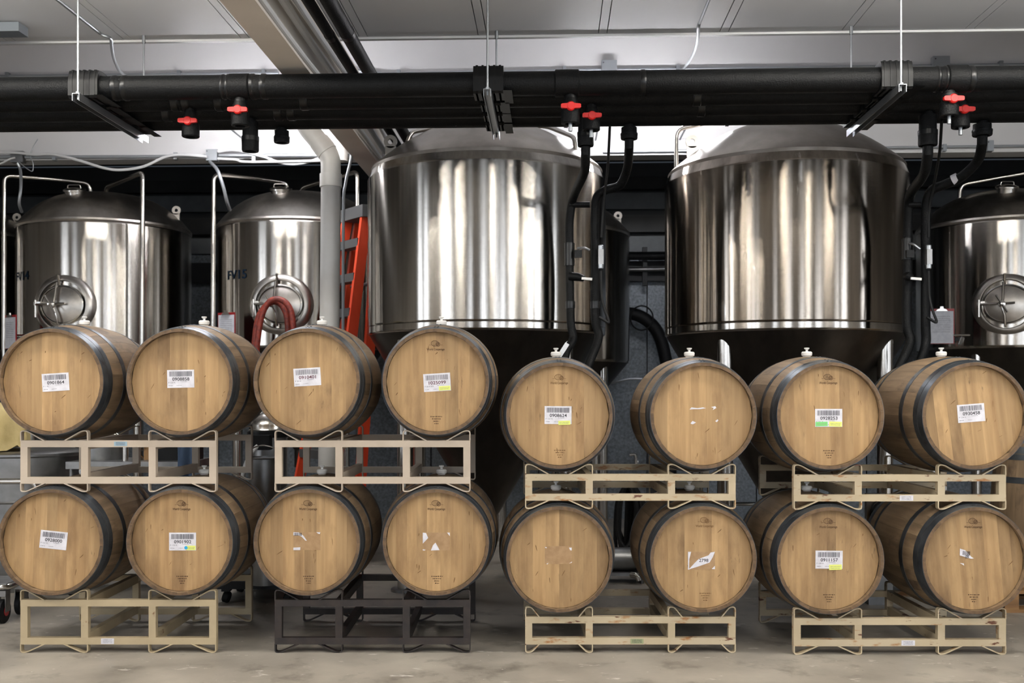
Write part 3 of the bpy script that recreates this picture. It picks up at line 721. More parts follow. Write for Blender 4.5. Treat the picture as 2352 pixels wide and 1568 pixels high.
# sample valves on the vessels
def sample_valve(p, label):
    o = thing('sample_valve', label, 'valve', p)
    p = Vector(p)
    part('body', MB().tube([p+Vector((0, .12, 0)), p, p+Vector((0, -.05, 0)), p+Vector((-.03, -.07, -.06))], .018, 10), 'tube_steel', o)
    part('handle', MB().tube([p+Vector((-.07, -.04, .03)), p+Vector((.07, -.04, .03))], .008, 8), 'tube_steel', o)
    part('collar', MB().lathe([(.035, -.01), (.035, .01)], 14, Matrix.Translation(p+Vector((0, .02, 0))) @ Matrix.Rotation(PI/2, 4, 'X')), 'dull_steel', o)
sample_valve(P(47, 778, 9.12), 'small steel sample valve low on the left vessel')
sample_valve(P(2204, 778, 8.95), 'small steel sample valve beside the rightmost clipboard')

# clipboards
def clipboard(px, py, Y, wd, hg, rz, label):
    c = P(px, py, Y); o = thing('clipboard', label, 'clipboard', c-Vector((0, 0, hg/2)), rz)
    lpart('board', MB().span(-wd/2, wd/2, 0, .006, 0, hg), 'clip_red', o)
    pp = lpart('paper', MB().span(-wd*.46, wd*.46, -.003, -.0005, .004, hg*.93), 'paper', o)
    q = MB()
    for j in range(9): scribble(q, -wd*.36, wd*.34, hg*(.78-.055*j), .005, -.0036, None, 100+j+int(px))
    lpart('handwriting', q, 'print_grey', pp)
    lpart('clip', MB().prism([(-.05, hg*.93), (.05, hg*.93), (.035, hg*.98), (.015, hg*1.0), (.012, hg*1.06), (-.012, hg*1.06), (-.015, hg*1.0), (-.035, hg*.98)], -.016, -.003), 'tube_steel', o)
clipboard(24, 762, 9.02, .19, .29, math.radians(-38), 'red clipboard with white sheet on the vessel at left edge')
clipboard(520, 756, 9.05, .19, .29, math.radians(-26), 'red clipboard hanging left of the red hose')
clipboard(2162, 749, 8.93, .215, .30, math.radians(-6), 'red clipboard with handwritten sheet on the rightmost vessel')

# red hose over the FV15 manway
for k, pts in enumerate(([(583, 860, 8.86), (584, 800, 8.86), (592, 735, 8.86), (610, 703, 8.86), (633, 693, 8.86), (652, 708, 8.86), (661, 745, 8.86), (664, 850, 8.86)],
                         [(590, 860, 8.77), (590, 800, 8.77), (600, 730, 8.77), (617, 695, 8.77), (640, 687, 8.77), (662, 702, 8.77), (673, 742, 8.77), (676, 850, 8.77)])):
    single('hose', MB().tube(crom([P(*q) for q in pts]), .026, 12), 'hose_red', ['red brown hose loop on the FV15 hatch, inner one', 'red brown hose loop on the FV15 hatch, outer one'][k], 'hose')

# ------------------------------------------------------------------ roof beam, depth pipes, drain pipe
hb = CH+1.85
bm = thing('roof_beam', 'cream painted steel roof beam running to the white wall', 'beam', R(-1.48, 0, hb), -TH)
def rspan(mb, *a): return mb.span(*a, M=RM)
part('bottom_flange', rspan(MB(), -1.566, -1.398, YF+.1, YW, hb, hb+.016), 'beam_paint', bm)
part('web', rspan(MB(), -1.487, -1.477, YF+.1, YW, hb+.016, ZC-.012), 'beam_paint', bm)
part('top_flange', rspan(MB(), -1.566, -1.398, YF+.1, YW, ZC-.012, ZC-.001), 'beam_paint', bm)
for k, (dx, z, rr, lab) in enumerate(((.048, .35, .02, 'upper'), (.052, .23, .024, 'middle'), (.046, .11, .018, 'lower'))):
    pts = [R(-1.477+dx+.012*math.sin(y*1.7+k), y, hb+z+.018*math.sin(y*1.1+k*2)) for y in [3.0+.35*j for j in range(18)]]
    single('cable', MB().tube(crom(pts, 3), rr, 10), 'cable_white', 'white cable along the roof beam web, %s of three' % lab, 'cable')
for X_, z_, r_, lab in ((-1.285, 2.07, .031, 'thinner black pipe running beside the roof beam'), (-1.185, 2.085, .043, 'thicker black pipe running beside the roof beam')):
    o = thing('black_pipe', lab, 'pipe', R(X_, 3, CH+z_), -TH)
    part('sleeve', MB().tube([R(X_, YF+.2, CH+z_), R(X_, YW-.02, CH+z_)], r_, 20), 'black_foam', o)
    part('tape_band', MB().tube([R(X_, 6.0, CH+z_), R(X_, 6.06, CH+z_)], r_+.002, 20), 'black_tape', o)
dp = thing('drain_pipe', 'white plastic drain pipe with elbow in front of FV15', 'pipe', P(752, 1320, 8.02))
part('pipe', MB().tube(crom([P(668, 232, 8.02), P(690, 268, 8.02)], 3)+crom([P(712, 300, 8.02), P(742, 336, 8.02), P(757, 362, 8.02), P(760, 400, 8.02), P(759, 560, 8.02)], 6)+[P(755, 900, 8.02), P(752, 1320, 8.02)], .076, 24), 'pvc_white', dp)
part('coupling', MB().tube([P(760, 400, 8.02), P(760, 430, 8.02)], .085, 24), 'pvc_white', dp)
part('coupling', MB().tube([P(733, 324, 8.02), P(752, 350, 8.02)], .081, 24), 'pvc_white', dp)
single('vent_pipe', MB().tube([PR(785, 370, 8.96), PR(785, 200, 8.96)], .052, 18), 'pvc_white', 'short white vent pipe just right of the drain elbow', 'pipe')
single('flexible_conduit', MB().tube(crom([P(808, 262, 8.2), P(808, 330, 8.2), P(806, 365, 8.2), P(794, 420, 8.2), P(789, 480, 8.2), P(788, 760, 8.2)]), .012, 10), 'conduit_grey', 'thin grey conduit hanging beside the white drain pipe', 'conduit')

# ladder
lc = P(836, 478, 8.95); lc.z = 0
LH = 2.96
ld = thing('step_ladder', 'orange fibreglass step ladder behind the left conical tank', 'ladder', lc, 0)
u = Vector((.6, -.80, 0)); n_ = Vector((-.80, -.60, 0))
def lad(side, front, h):       # point on a rail: side -1/1, front 1 or rear -1, height
    k = 1-h/LH
    return lc+u*side*(.16+.2*k)+n_*((.06+.50*k) if front > 0 else (-.05+.33*k))+Vector((0, 0, h))
for s in (-1, 1):
    for f, nm in ((1, 'rail'), (-1, 'rear_rail')):
        a, b_ = lad(s, f, 0.0), lad(s, f, LH-.06); d = (b_-a)
        mb = MB(); q = n_*.045; wv = u*.018
        vs = [p+i*q+j*wv for p in (a, b_) for i, j in ((-1, -1), (1, -1), (1, 1), (-1, 1))]
        mb.add(vs, [(0, 1, 2, 3), (7, 6, 5, 4)]+[(i, (i+1) % 4, (i+1) % 4+4, i+4) for i in range(4)])
        part(nm, mb, 'ladder_orange', ld)
for k in range(1, 10):
    h = .295*k
    a, b_ = lad(-1, 1, h), lad(1, 1, h); mb = MB(); q = n_*.05; z = Vector((0, 0, .035))
    vs = [p+i*q+j*z for p in (a, b_) for i, j in ((-1, -1), (1, -1), (1, 1), (-1, 1))]
    mb.add(vs, [(0, 1, 2, 3), (7, 6, 5, 4)]+[(i, (i+1) % 4, (i+1) % 4+4, i+4) for i in range(4)])
    part('step', mb, 'ladder_grey', ld)
for k in (2, 5, 8):
    part('rear_brace', MB().tube([lad(-1, -1, .29*k), lad(1, -1, .29*k)], .014, 8), 'ladder_grey', ld)
mb = MB(); Mt = Matrix.Translation(lc+Vector((0, 0, LH-.04))) @ Matrix.Rotation(math.atan2(u.y, u.x), 4, 'Z')
part('top_cap', mb.span(-.21, .21, -.13, .13, -.05, .05, Mt), 'ladder_grey', ld)

# ------------------------------------------------------------------ insulated main pipes on hangers
ZS = 3.08                                   # top of the trapeze channels
PIPES = [(5.93, .068, 'front'), (6.17, .062, 'second'), (6.40, .062, 'third'), (6.63, .070, 'rear')]
mains = []
for y, r, nm in PIPES:
    o = thing('insulated_pipe', '%s of the four thick black insulated pipes across the room' % nm, 'pipe', R(0, y, ZS), -TH, 'black insulated mains')
    zc = ZS+.006+r
    part('sleeve', MB().tube([R(XL+.03, y, zc), R(XR-.03, y, zc)], r, 28), 'black_foam', o)
    mains.append((o, y, r, zc))
def rx_at(px, yr):                          # room x of a pixel column on the plane y = yr
    v = PR(px, 200, yr); return (RM.inverted() @ v).x
def collar(i, px, wd, extra, m='black_tape', name='tape_band'):
    o, y, r, zc = mains[i]; x0 = rx_at(px, y)
    part(name, MB().tube([R(x0-wd/2, y, zc), R(x0-wd/2+.006, y, zc), R(x0+wd/2-.006, y, zc), R(x0+wd/2, y, zc)], [r, r+extra, r+extra, r], 28), m, o)
for px, wd, ex in ((267, .03, .004), (290, .03, .004), (515, .02, .004), (527, .02, .004), (582, .03, .005), (608, .035, .004), (1476, .03, .003), (2150, .02, .005), (2168, .02, .005), (2228, .03, .004)):
    collar(0, px, wd, ex)
for px, wd, ex in ((552, .12, .006), (1302, .14, .008), (2196, .12, .008)): collar(0, px, wd, ex, 'black_foam', 'tee_cover')
for px in (405, 430, 505, 700, 1600): collar(1, px, .05, .005)
for px in (385, 640, 670, 1610): collar(2, px, .05, .005)
def hanger(px, label):
    y0, y1 = 5.82, 6.71
    x0 = rx_at(px, 5.8)
    o = thing('pipe_hanger', label, 'pipe hanger', R(x0, 6.3, ZS-.045), -TH, 'trapeze pipe hangers')
    ch = MB()
    rspan(ch, x0-.021, x0-.018, y0-.06, y1+.06, ZS-.042, ZS); rspan(ch, x0+.018, x0+.021, y0-.06, y1+.06, ZS-.042, ZS)
    rspan(ch, x0-.018, x0+.018, y0-.06, y1+.06, ZS-.003, ZS)
    part('strut_channel', ch, 'zinc', o)
    for y in (y0-.03, y1+.03):
        part('threaded_rod', MB().tube([R(x0, y, ZS-.03), R(x0, y, ZC+.002)], .0062, 8), 'zinc', o)
        part('nut', MB().lathe([(0, ZS), (.014, ZS), (.014, ZS+.014), (0, ZS+.014)], 6, Matrix.Translation(R(x0, y, 0))), 'zinc', o)
        part('ceiling_clip', MB().lathe([(0, ZC), (.012, ZC), (.012, ZC-.05), (0, ZC-.05)], 8, Matrix.Translation(R(x0, y, 0))), 'zinc', o)
    for i, (mo, y, r, zc) in enumerate(mains):
        sd = MB(); q = r+.016
        poly = [(-q, -r-.006), (-q, r*.35), (-q*.8, r+.016), (-q*.3, r+.022), (q*.3, r+.022), (q*.8, r+.016), (q, r*.35), (q, -r-.006)]
        Mx = RM @ Matrix.Translation((x0, y, zc)) @ Matrix.Rotation(-PI/2, 4, 'Z')
        hw = .085 if i == 0 else .06
        def ring(mb_, pl, a0, a1, ri):              # block with a round bore for the pipe
            N_ = 40; vs, fs = [], []
            for j_ in range(N_):
                g = 2*PI*j_/N_; d = Vector((math.cos(g), math.sin(g))); best_ = 9
                for (p, w_) in zip(pl, pl[1:]+pl[:1]):
                    p, e_v = Vector(p), Vector(w_)-Vector(p); den = d.x*e_v.y-d.y*e_v.x
                    if abs(den) > 1e-9:
                        t_ = (p.x*e_v.y-p.y*e_v.x)/den; u_ = (p.x*d.y-p.y*d.x)/den
                        if t_ > 0 and -1e-6 <= u_ <= 1+1e-6: best_ = min(best_, t_)
                o_ = d*best_; c_v = d*ri
                vs += [(o_.x, a0, o_.y), (o_.x, a1, o_.y), (c_v.x, a1, c_v.y), (c_v.x, a0, c_v.y)]
            for j_ in range(N_):
                k_ = (j_+1) % N_
                for m_ in range(4): fs.append((j_*4+m_, j_*4+(m_+1) % 4, k_*4+(m_+1) % 4, k_*4+m_))
            return mb_.add(vs, fs, Mx)
        ring(sd, poly, -hw, hw, r+.0015)
        s_ = part('saddle', sd, 'black_plastic', o)
        for k in (-2, -1, 0, 1, 2):
            rb = MB(); poly2 = [(a*1.03, b_*1.05 if b_ > 0 else b_) for a, b_ in poly]
            ring(rb, poly2, k*hw/2.6-.006, k*hw/2.6+.006, r+.0015)
            part('saddle_rib', rb, 'black_plastic', s_)
        part('saddle_wedge', MB().prism([(-q, -r-.0015), (-q*1.6, -r-.006), (q*1.6, -r-.006), (q, -r-.0015)], hw, hw+.05, Mx), 'black_plastic', s_)
hanger(181, 'zinc trapeze hanger with black saddles at the left')
hanger(1120, 'zinc trapeze hanger with black saddles over the left conical tank')
hanger(2068, 'zinc trapeze hanger with black saddles at the right')

def main_at(i, px):
    o, y, r, zc = mains[i]; x0 = rx_at(px, y); c = R(x0, y, 0)
    part('branch_boss', MB().lathe([(0, zc), (.033, zc), (.033, zc-r-.0105), (0, zc-r-.0105)], 20, Matrix.Translation((c.x, c.y, 0))), 'black_foam', o)
    return R(x0, y, zc-r-.011), r
def red_valve(i, px, py_handle, py_bottom, label, nipple=True):
    top, r = main_at(i, px); Y = top.y; zb = P(px, py_bottom, Y).z; zh = P(px, py_handle, Y).z
    o = thing('ball_valve', label, 'valve', (top.x, top.y, zb), 0, 'red handled valves under the mains')
    Mz = Matrix.Translation((top.x, top.y, 0))
    part('neck', MB().lathe([(0, top.z), (.036, top.z), (.036, min(zh+.055, top.z-.002)), (.044, zh+.04), (.044, zh-.0), (0, zh)], 20, Mz), 'black_plastic', o)
    part('body', MB().lathe([(0, zh-.004), (.05, zh-.004), (.052, zh-.02), (.052, zb+.004), (.048, zb), (.03, zb), (.03, zb+.03), (0, zb+.03)], 22, Mz), 'black_foam', o)
    hd = MB().lathe([(0, -.02), (.02, -.02), (.026, -.008), (.026, .008), (.02, .016), (0, .016)], 16, Matrix.Translation((top.x, top.y-.058, zh)) @ Matrix.Rotation(PI/2, 4, 'X'))
    hd.prism([(-.056, -.008), (-.05, -.012), (0, -.015), (.05, -.012), (.056, -.008), (.056, .008), (.05, .012), (0, .015), (-.05, .012), (-.056, .008)], -.072, -.052, Matrix.Translation((top.x, top.y, zh)))
    part('handle', hd, 'red_plastic', o)
    if nipple:
        part('nipple', MB().tube([(top.x, top.y, zb+.03), (top.x, top.y, zb-.04)], .011, 10), 'zinc', o)
def drop_cap(i, px, py_bottom, rr, label):
    top, r = main_at(i, px); zb = P(px, py_bottom, top.y).z
    o = thing('pipe_stub', label, 'pipe stub', (top.x, top.y, zb), 0, 'black pipe stubs under the mains')
    Mz = Matrix.Translation((top.x, top.y, 0)); h = top.z-zb
    part('sleeve', MB().lathe([(0, top.z), (rr*.92, top.z), (rr*.92, zb+h*.45), (rr, zb+h*.42), (rr, zb+.008), (rr*.94, zb), (rr*.7, zb), (rr*.7, zb+.02), (0, zb+.02)], 22, Mz), 'black_foam', o)
    part('tape_band', MB().lathe([(rr*1.03, zb+h*.35), (rr*1.03, zb+h*.5)], 22, Mz), 'black_tape', o)
    return Vector((top.x, top.y, zb))
red_valve(1, 438, 283, 315, 'red handled valve, leftmost under the black mains', False)
red_valve(0, 552, 258, 290, 'red handled valve, second from the left under the black mains', False)
drop_cap(2, 575, 348, .052, 'black capped stub just right of the second red handled valve')
drop_cap(3, 647, 328, .050, 'black capped stub above the white drain pipe elbow')
red_valve(0, 1310, 250, 285, 'red handled valve, upper one above the left conical tank')
red_valve(1, 1358, 271, 300, 'red handled valve, lower one above the left conical tank')
red_valve(0, 2180, 233, 268, 'red handled valve, upper one at the right')
red_valve(1, 2206, 257, 294, 'red handled valve, lower one at the right')
d1 = drop_cap(2, 1345, 336, .05, 'black pipe drop above the left conical tank, left one')
d2 = drop_cap(3, 1445, 320, .054, 'black pipe drop between the two conical tanks')
d3 = drop_cap(2, 2131, 335, .056, 'black pipe drop at the right, left one')
d4 = drop_cap(3, 2256, 312, .060, 'black pipe drop at the right, rightmost one')

def hose_line(start, pts, r, label, bands=(), fit=None):
    o = thing('coolant_hose', label, 'hose', P(*pts[-1]), 0, 'black coolant hoses beside the conical tanks')
    path = [start-Vector((0, 0, .004))]+crom([start-Vector((0, 0, .05))]+[P(*q) for q in pts], 6)
    part('sleeve', MB().tube(path, r, 14), 'black_foam', o)
    for (px, py, Y, h, e) in bands:
        part('tape_band', MB().tube([P(px, py-h, Y), P(px, py+h, Y)], r+e, 14), 'black_tape', o)
    return o
a = hose_line(d1, [(1342, 395, 6.52), (1318, 450, 6.98), (1309, 500, 7.05), (1308, 560, 7.06), (1309, 650, 7.06), (1311, 740, 7.06), (1316, 778, 7.05), (1300, 808, 6.98), (1296, 850, 6.95)],
          .029, 'black insulated hose on the left conical tank, left of the pair', ((1308, 584, 7.06, 26, .006), (1310, 700, 7.06, 8, .003)))
b_ = hose_line(d2, [(1441, 385, 6.8), (1424, 425, 6.9), (1390, 437, 6.95), (1370, 455, 6.98), (1367, 500, 7.02), (1367, 600, 7.05), (1367, 730, 7.05), (1375, 775, 7.02), (1355, 830, 6.95), (1338, 880, 6.9)],
           .029, 'black insulated hose on the left conical tank, right of the pair', ((1367, 700, 7.05, 8, .003),))
c_ = hose_line(d3, [(2122, 400, 6.46), (2092, 445, 6.9), (2086, 500, 7.0), (2085, 600, 7.02), (2083, 740, 7.02), (2091, 782, 7.0), (2074, 825, 6.95), (2046, 880, 6.9)],
           .031, 'black insulated hose on the right conical tank, left of the pair', ((2084, 572, 7.02, 24, .006),))
e_ = hose_line(d4, [(2246, 368, 6.65), (2210, 405, 6.75), (2170, 424, 6.83), (2138, 440, 6.88), (2127, 485, 6.93), (2126, 600, 6.98), (2126, 740, 6.98), (2126, 790, 6.98), (2112, 835, 6.93), (2096, 890, 6.88)],
           .031, 'black insulated hose on the right conical tank, right of the pair')
# white size tag on the last hose
part('tag', MB().tube([P(2188, 414, 6.79), P(2200, 408, 6.77)], .0345, 14), 'sticker_paper', e_)
for o, x1, y1, x2, y2, Yv, side in ((a, 1308, 470, 1355, 470, 7.03, 0), (c_, 2087, 470, 2115, 470, 6.96, 0)):
    part('cross_link', MB().tube([P(x1, y1, Yv), P(x2, y2, Yv-.02)], .02, 10), 'black_foam', o)
for o, px, fw in ((a, 1308, 0), (c_, 2084, .085)):       # fw: the right pair is close, its valve stands forward
    Yv = 7.04; k = .28 if fw else 1
    part('valve_body', MB().tube([P(px, 634, Yv-fw*.3), P(px+20*k, 636, Yv-.02-fw), P(px+34*k, 640, Yv-.03-fw)], [.03, .028, .02], 14), 'black_foam', o)
    part('valve_handle', MB().box((0, 0, 0), (.07, .014, .016), Matrix.Translation(P(px+40*(.5 if fw else 1), 640, Yv-.05-fw)) @ Matrix.Rotation(.08, 4, 'Y')), 'bung_silicone', o)
    part('sensor', MB().box((0, 0, 0), (.05, .03, .05), Matrix.Translation(P(px+20*k, 583, Yv-.03-fw*.4))), 'black_plastic', o)
    part('sensor_lead', MB().tube(crom([P(px+18, 570, Yv-.03), P(px+34, 569, Yv-.05), P(px+46, 574, Yv-.04)] if not fw else [P(px+4, 558, Yv-.06), P(px+16, 562, Yv-.10), P(px+30, 572, Yv-.115)]), .008, 8), 'zinc', o)
for px, o, pts, lab in ((1380, b_, [(1401, 285, 6.7), (1396, 380, 6.85), (1386, 470, 6.95), (1381, 545, 6.98)], 'l'), (2133, e_, [(2163, 275, 6.35), (2158, 350, 6.6), (2146, 420, 6.8), (2134, 480, 6.9), (2133, 545, 6.93)], 'r')):
    Yv = 6.97 if px < 2000 else 6.92
    part('thin_line', MB().tube(crom([P(*q) for q in pts]), .009, 8), 'black_rubber', o)
    part('solenoid_valve', MB().box((0, 0, 0), (.035, .035, .10), Matrix.Translation(P(px, 590, Yv))), 'dull_steel', o)
    part('union', MB().lathe([(.013, -.08), (.018, -.075), (.018, -.05), (.013, -.045), (.013, .045), (.018, .05), (.018, .075), (.013, .08)], 10, Matrix.Translation(P(px, 590, Yv))), 'zinc', o)
    part('thin_line', MB().tube(crom([P(px, 622, Yv), P(px+2, 680, Yv), P(px+10, 715, Yv-.02), P(px+18, 740, Yv-.02), P(px-4, 728, Yv-.02)]), .009, 8), 'black_rubber', o)
part('hose_clip', MB().box((0, 0, 0), (.12, .008, .03), Matrix.Translation(P(1292, 806, 6.9)) @ Matrix.Rotation(-1.0, 4, 'Y')), 'tube_steel', a)

# ------------------------------------------------------------------ conduits, boxes and cables on the bulkhead
def conduit(pts, r, label, m='conduit_grey', clips=()):
    o = thing('conduit', label, 'conduit', pts[0])
    part('tube', MB().tube(pts, r, 10), m, o)
    for c in clips:
        part('clip', MB().box((0, 0, 0), (.03, .05, .06), Matrix.Translation(c)), 'zinc', o)
YK = YW-.035
conduit([PR(-80, 176, YK), PR(640, 168, YK)], .013, 'grey conduit along the white wall left of the beam', clips=[PR(18, 175, YK), PR(412, 171, YK), PR(606, 168, YK)])
conduit([PR(780, 160, YK), PR(850, 164, YK), PR(880, 170, YK), PR(1380, 160, YK)], .013, 'grey conduit along the white wall above the left conical tank', clips=[PR(916, 169, YK), PR(1296, 161, YK)])
conduit([PR(1419, 160, YK), PR(2140, 151, YK)], .013, 'grey conduit along the white wall above the right conical tank', clips=[PR(1556, 159, YK)])
conduit([PR(2180, 150, YK), PR(2460, 147, YK)], .013, 'grey conduit along the white wall at the far right corner', clips=[PR(2298, 149, YK)])
conduit([PR(-80, 361, YW-.05), PR(26, 361, YW-.05)], .015, 'short grey conduit left of the dark junction box')
conduit([PR(58, 361, YW-.05), PR(473, 359, YW-.05)], .015, 'grey conduit along the lower edge of the white wall, left part', clips=[PR(126, 361, YW-.04), PR(404, 359, YW-.04)])
conduit([PR(503, 357, YW-.05), PR(830, 357, YW-.05)], .015, 'grey conduit along the lower edge of the white wall near the drain pipe', clips=[PR(584, 362, YW-.04)])
conduit([PR(2281, 336, YW-.05), PR(2460, 334, YW-.05)], .012, 'short grey conduit right of the rightmost pipe drop')
conduit([PR(1385, 349, YW-.05), PR(2263, 336, YW-.05)], .012, 'grey conduit along the lower edge of the white wall, right part', clips=[PR(2168, 340, YW-.04)])
def jbox(px, py, wp, hp, yr, label, m='conduit_grey'):
    c = PR(px, py, yr); s = yr/F
    o = thing('junction_box', label, 'junction box', c-Vector((0, 0, hp*s/2)), -TH)
    lpart('box', MB().span(-wp*s/2, wp*s/2, -.03, .035, 0, hp*s), m, o)
    lpart('cover', MB().span(-wp*s*.48, wp*s*.48, -.035, -.03, .003, hp*s-.003), m, o)
    lpart('screw', MB().lathe([(0, .004), (.006, .003), (.006, 0)], 8, Matrix.Translation((-wp*s*.38, -.034, hp*s*.82)) @ Matrix.Rotation(PI/2, 4, 'X')), 'print_black', o)
jbox(1399, 157, 35, 34, YW-.05, 'grey junction box above the pipes between the conical tanks')
jbox(2160, 150, 37, 38, YW-.05, 'grey junction box above the pipes at the right')
jbox(42, 361, 29, 26, YW-.05, 'dark grey junction box at left edge under the mains', 'dull_steel')
jbox(488, 357, 26, 26, YW-.05, 'pale grey junction box between the two FV vessels')
jbox(2272, 336, 14, 24, YW-.05, 'small grey box behind the rightmost pipe drop')
def cable(pts, r, m, label, name='cable'):
    return single(name, MB().tube(crom(pts, 6), r, 8), m, label, 'cable')
cable([R(rx_at(252, 6.75), 5.0, ZC-.03), R(rx_at(252, 6.75), 6.60, ZC-.03)], .011, 'conduit_grey', 'short conduit fixed under the ceiling at the left')
cable([R(rx_at(252, 6.75), 6.618, ZC-.03), P(253, 88, 6.76), P(256, 104, 6.98), P(259, 124, 7.3), P(265, 144, 7.7), P(276, 164, 8.2), P(292, 176, 8.95)], .011, 'conduit_grey', 'flexible grey conduit curving from the ceiling at the left')
cable([R(rx_at(1607, 6.55), 5.0, ZC-.03), R(rx_at(1607, 6.55), 6.55, ZC-.03)], .011, 'conduit_grey', 'short conduit fixed under the ceiling at the right')
cable([R(rx_at(1607, 6.55), 6.56, ZC-.03), P(1604, 64, 6.58), P(1602, 92, 6.87), P(1594, 120, 7.6), P(1580, 145, 8.2), P(1566, 160, 8.9)], .011, 'conduit_grey', 'flexible grey conduit curving from the ceiling at the right')
yc = YW-.09
cable([PR(-60, 350, YW-.115), PR(30, 350, YW-.115), PR(80, 355, YW-.115), PR(120, 354, YW-.115), PR(180, 368, YW-.115), PR(240, 386, YW-.115), PR(280, 390, YW-.115), PR(330, 382, YW-.115), PR(380, 360, YW-.115), PR(420, 355, YW-.115), PR(475, 360, YW-.115)], .012, 'cable_white', 'white cable sagging below the white wall at the left')
cable([PR(500, 348, yc), PR(540, 344, yc), PR(600, 358, yc), PR(640, 372, yc), PR(680, 376, yc), PR(720, 368, yc), PR(745, 358, yc)], .013, 'cable_white', 'white cable sagging beside the white drain pipe')
cable([PR(500, 364, YW-.12), PR(540, 366, YW-.12), PR(560, 371, YW-.12), PR(620, 371, YW-.12), PR(760, 368, YW-.12)], .011, 'cable_white', 'white cable running level under the pale junction box')
cable([PR(-40, 385, YW-.098), PR(0, 376, YW-.098), PR(20, 366, YW-.098), PR(35, 362, YW-.098)], .008, 'cable_white', 'white wire entering the dark junction box')
cable([PR(44, 372, yc), PR(58, 384, yc), PR(74, 393, yc), PR(76, 375, yc), PR(70, 360, yc), PR(76, 338, yc), PR(87, 319, yc)], .004, 'conduit_grey', 'stiff loose wire sticking up from the dark junction box')
cable([PR(40, 374, yc), PR(47, 392, yc), P(48, 430, 9.05), P(44, 465, 9.05), P(50, 486, 9.2)], .013, 'conduit_grey', 'grey flexible conduit dropping to FV14')
cable([PR(482, 371, yc), P(500, 392, 9.0), P(513, 430, 9.02), P(521, 462, 9.1), P(528, 482, 9.3)], .015, 'conduit_grey', 'grey flexible conduit dropping to FV15')
single('strip_light', MB().span(-7.4, rx_at(52, 6.5), 6.45, 6.57, ZC-.06, ZC-.002, RM), 'fixture_grey', 'unlit grey strip fixture under the ceiling at the top left', 'lamp')

# ------------------------------------------------------------------ far wall equipment seen between the big tanks
o = thing('wall_pipe', 'thick black pipe across the far metal wall between the tanks', 'pipe', PR(1400, 588, 11.3))
part('pipe', MB().tube([PR(1340, 588, 11.3), PR(1600, 588, 11.3)], .045, 14), 'black_foam', o)
o = thing('wall_pipe', 'thin grey pipe across the far metal wall between the tanks', 'pipe', PR(1400, 619, 11.35))
part('pipe', MB().tube([PR(1340, 620, 11.35), PR(1600, 617, 11.35)], .024, 12), 'dull_steel', o)
part('clamp', MB().box((0, 0, 0), (.05, .05, .42), Matrix.Translation(PR(1481, 612, 11.4))), 'girt_steel', o)
single('wall_switch', MB().span(-.05, .05, -.05, .05, -.13, .13, Matrix.Translation(PR(1424, 570, 11.4))), 'black_plastic', 'black oblong box on the far metal wall', 'switch box')
sh = thing('suction_hose', 'thick black hose arching between the two conical tanks', 'hose', PR(1540, 1200, 11.28))
part('hose', MB().tube(crom([PR(1360, 722, 11.28), PR(1420, 718, 11.28), PR(1470, 726, 11.28), PR(1510, 762, 11.28), PR(1530, 830, 11.28), PR(1538, 900, 11.28), PR(1540, 1190, 11.28)]), .068, 16), 'black_rubber', sh)
part('tie_ring', MB().tube([PR(1474+26*math.cos(q), 730+28*math.sin(q), 11.205) for q in [2*PI*k/24 for k in range(24)]], .008, 8, closed=True), 'black_rubber', sh)
cable([PR(1380, 884, 11.0), PR(1420, 876, 11.0), PR(1450, 870, 11.0), PR(1500, 872, 11.0)], .012, 'conduit_grey', 'thin pale cable across the far metal wall low down')
o = thing('wall_tap', 'small steel tap on the far metal wall above the low racks', 'tap', PR(1458, 1060, 10.9))
part('spout', MB().tube(fillet([PR(1446, 1044, 10.9), PR(1460, 1042, 10.9), PR(1462, 1075, 10.9)], .04), .017, 10), 'tube_steel', o)
part('stem', MB().tube([PR(1462, 1060, 10.9), PR(1462, 1060, 11.55)], .02, 10), 'tube_steel', o)
# coil of black hoses and transfer pump behind the low racks
hk = thing('hose_coil', 'black hoses hanging in a bundle behind the low racks', 'hose', P(1448, 1200, 8.02))
for k in range(9):
    rng = random.Random(k); dx = rng.uniform(-22, 26); Y = 8.3+rng.uniform(-.1, .1); l = rng.uniform(-20, 60)
    part('hose_loop', MB().tube(crom([P(1445+dx*.3-8, 1120, Y), P(1432+dx, 1160, Y), P(1430+dx, 1215+l, Y), P(1446+dx*.8, 1250+l*.6, Y), P(1462+dx*.7, 1210+l, Y), P(1466+dx*.6, 1160, Y), P(1448+dx*.3, 1112, Y)], 5), .016, 8), 'black_rubber', hk)
part('hook', MB().tube([P(1447, 1113, 8.1), P(1447, 1113, 8.5), P(1447, 1100, 8.5)], .012, 8), 'dull_steel', hk)
hs = thing('hose_stand', 'dark steel post and beam carrying the hose bundle', 'stand', P(1500, 1307, 8.52))
zz = P(1447, 1113, 8.52).z
part('post', MB().span(-.03, .03, -.03, .03, 0, zz+.08, Matrix.Translation((P(1500, 1307, 8.55).x, 8.55, 0))), 'girt_steel', hs)
part('arm', MB().span(P(1405, 0, 8.55).x, P(1500, 0, 8.55).x, 8.53, 8.57, zz-.02, zz+.02), 'girt_steel', hs)
part('foot', MB().span(-.25, .25, -.2, .2, 0, .03, Matrix.Translation((P(1500, 1307, 8.55).x, 8.55, 0))), 'girt_steel', hs)
pp = P(1440, 1336, 7.75); pp.z = 0
pu = thing('transfer_pump', 'steel transfer pump on the floor between the low racks', 'pump', pp)
zc = P(1440, 1283, 7.75).z
Mp = Matrix.Translation((pp.x, pp.y, zc)) @ Matrix.Rotation(PI/2, 4, 'Y')
part('motor', MB().lathe([(0, -.28), (.07, -.28), (.086, -.26), (.086, .05), (.075, .07), (0, .07)], 24, Mp), 'dull_steel', pu)
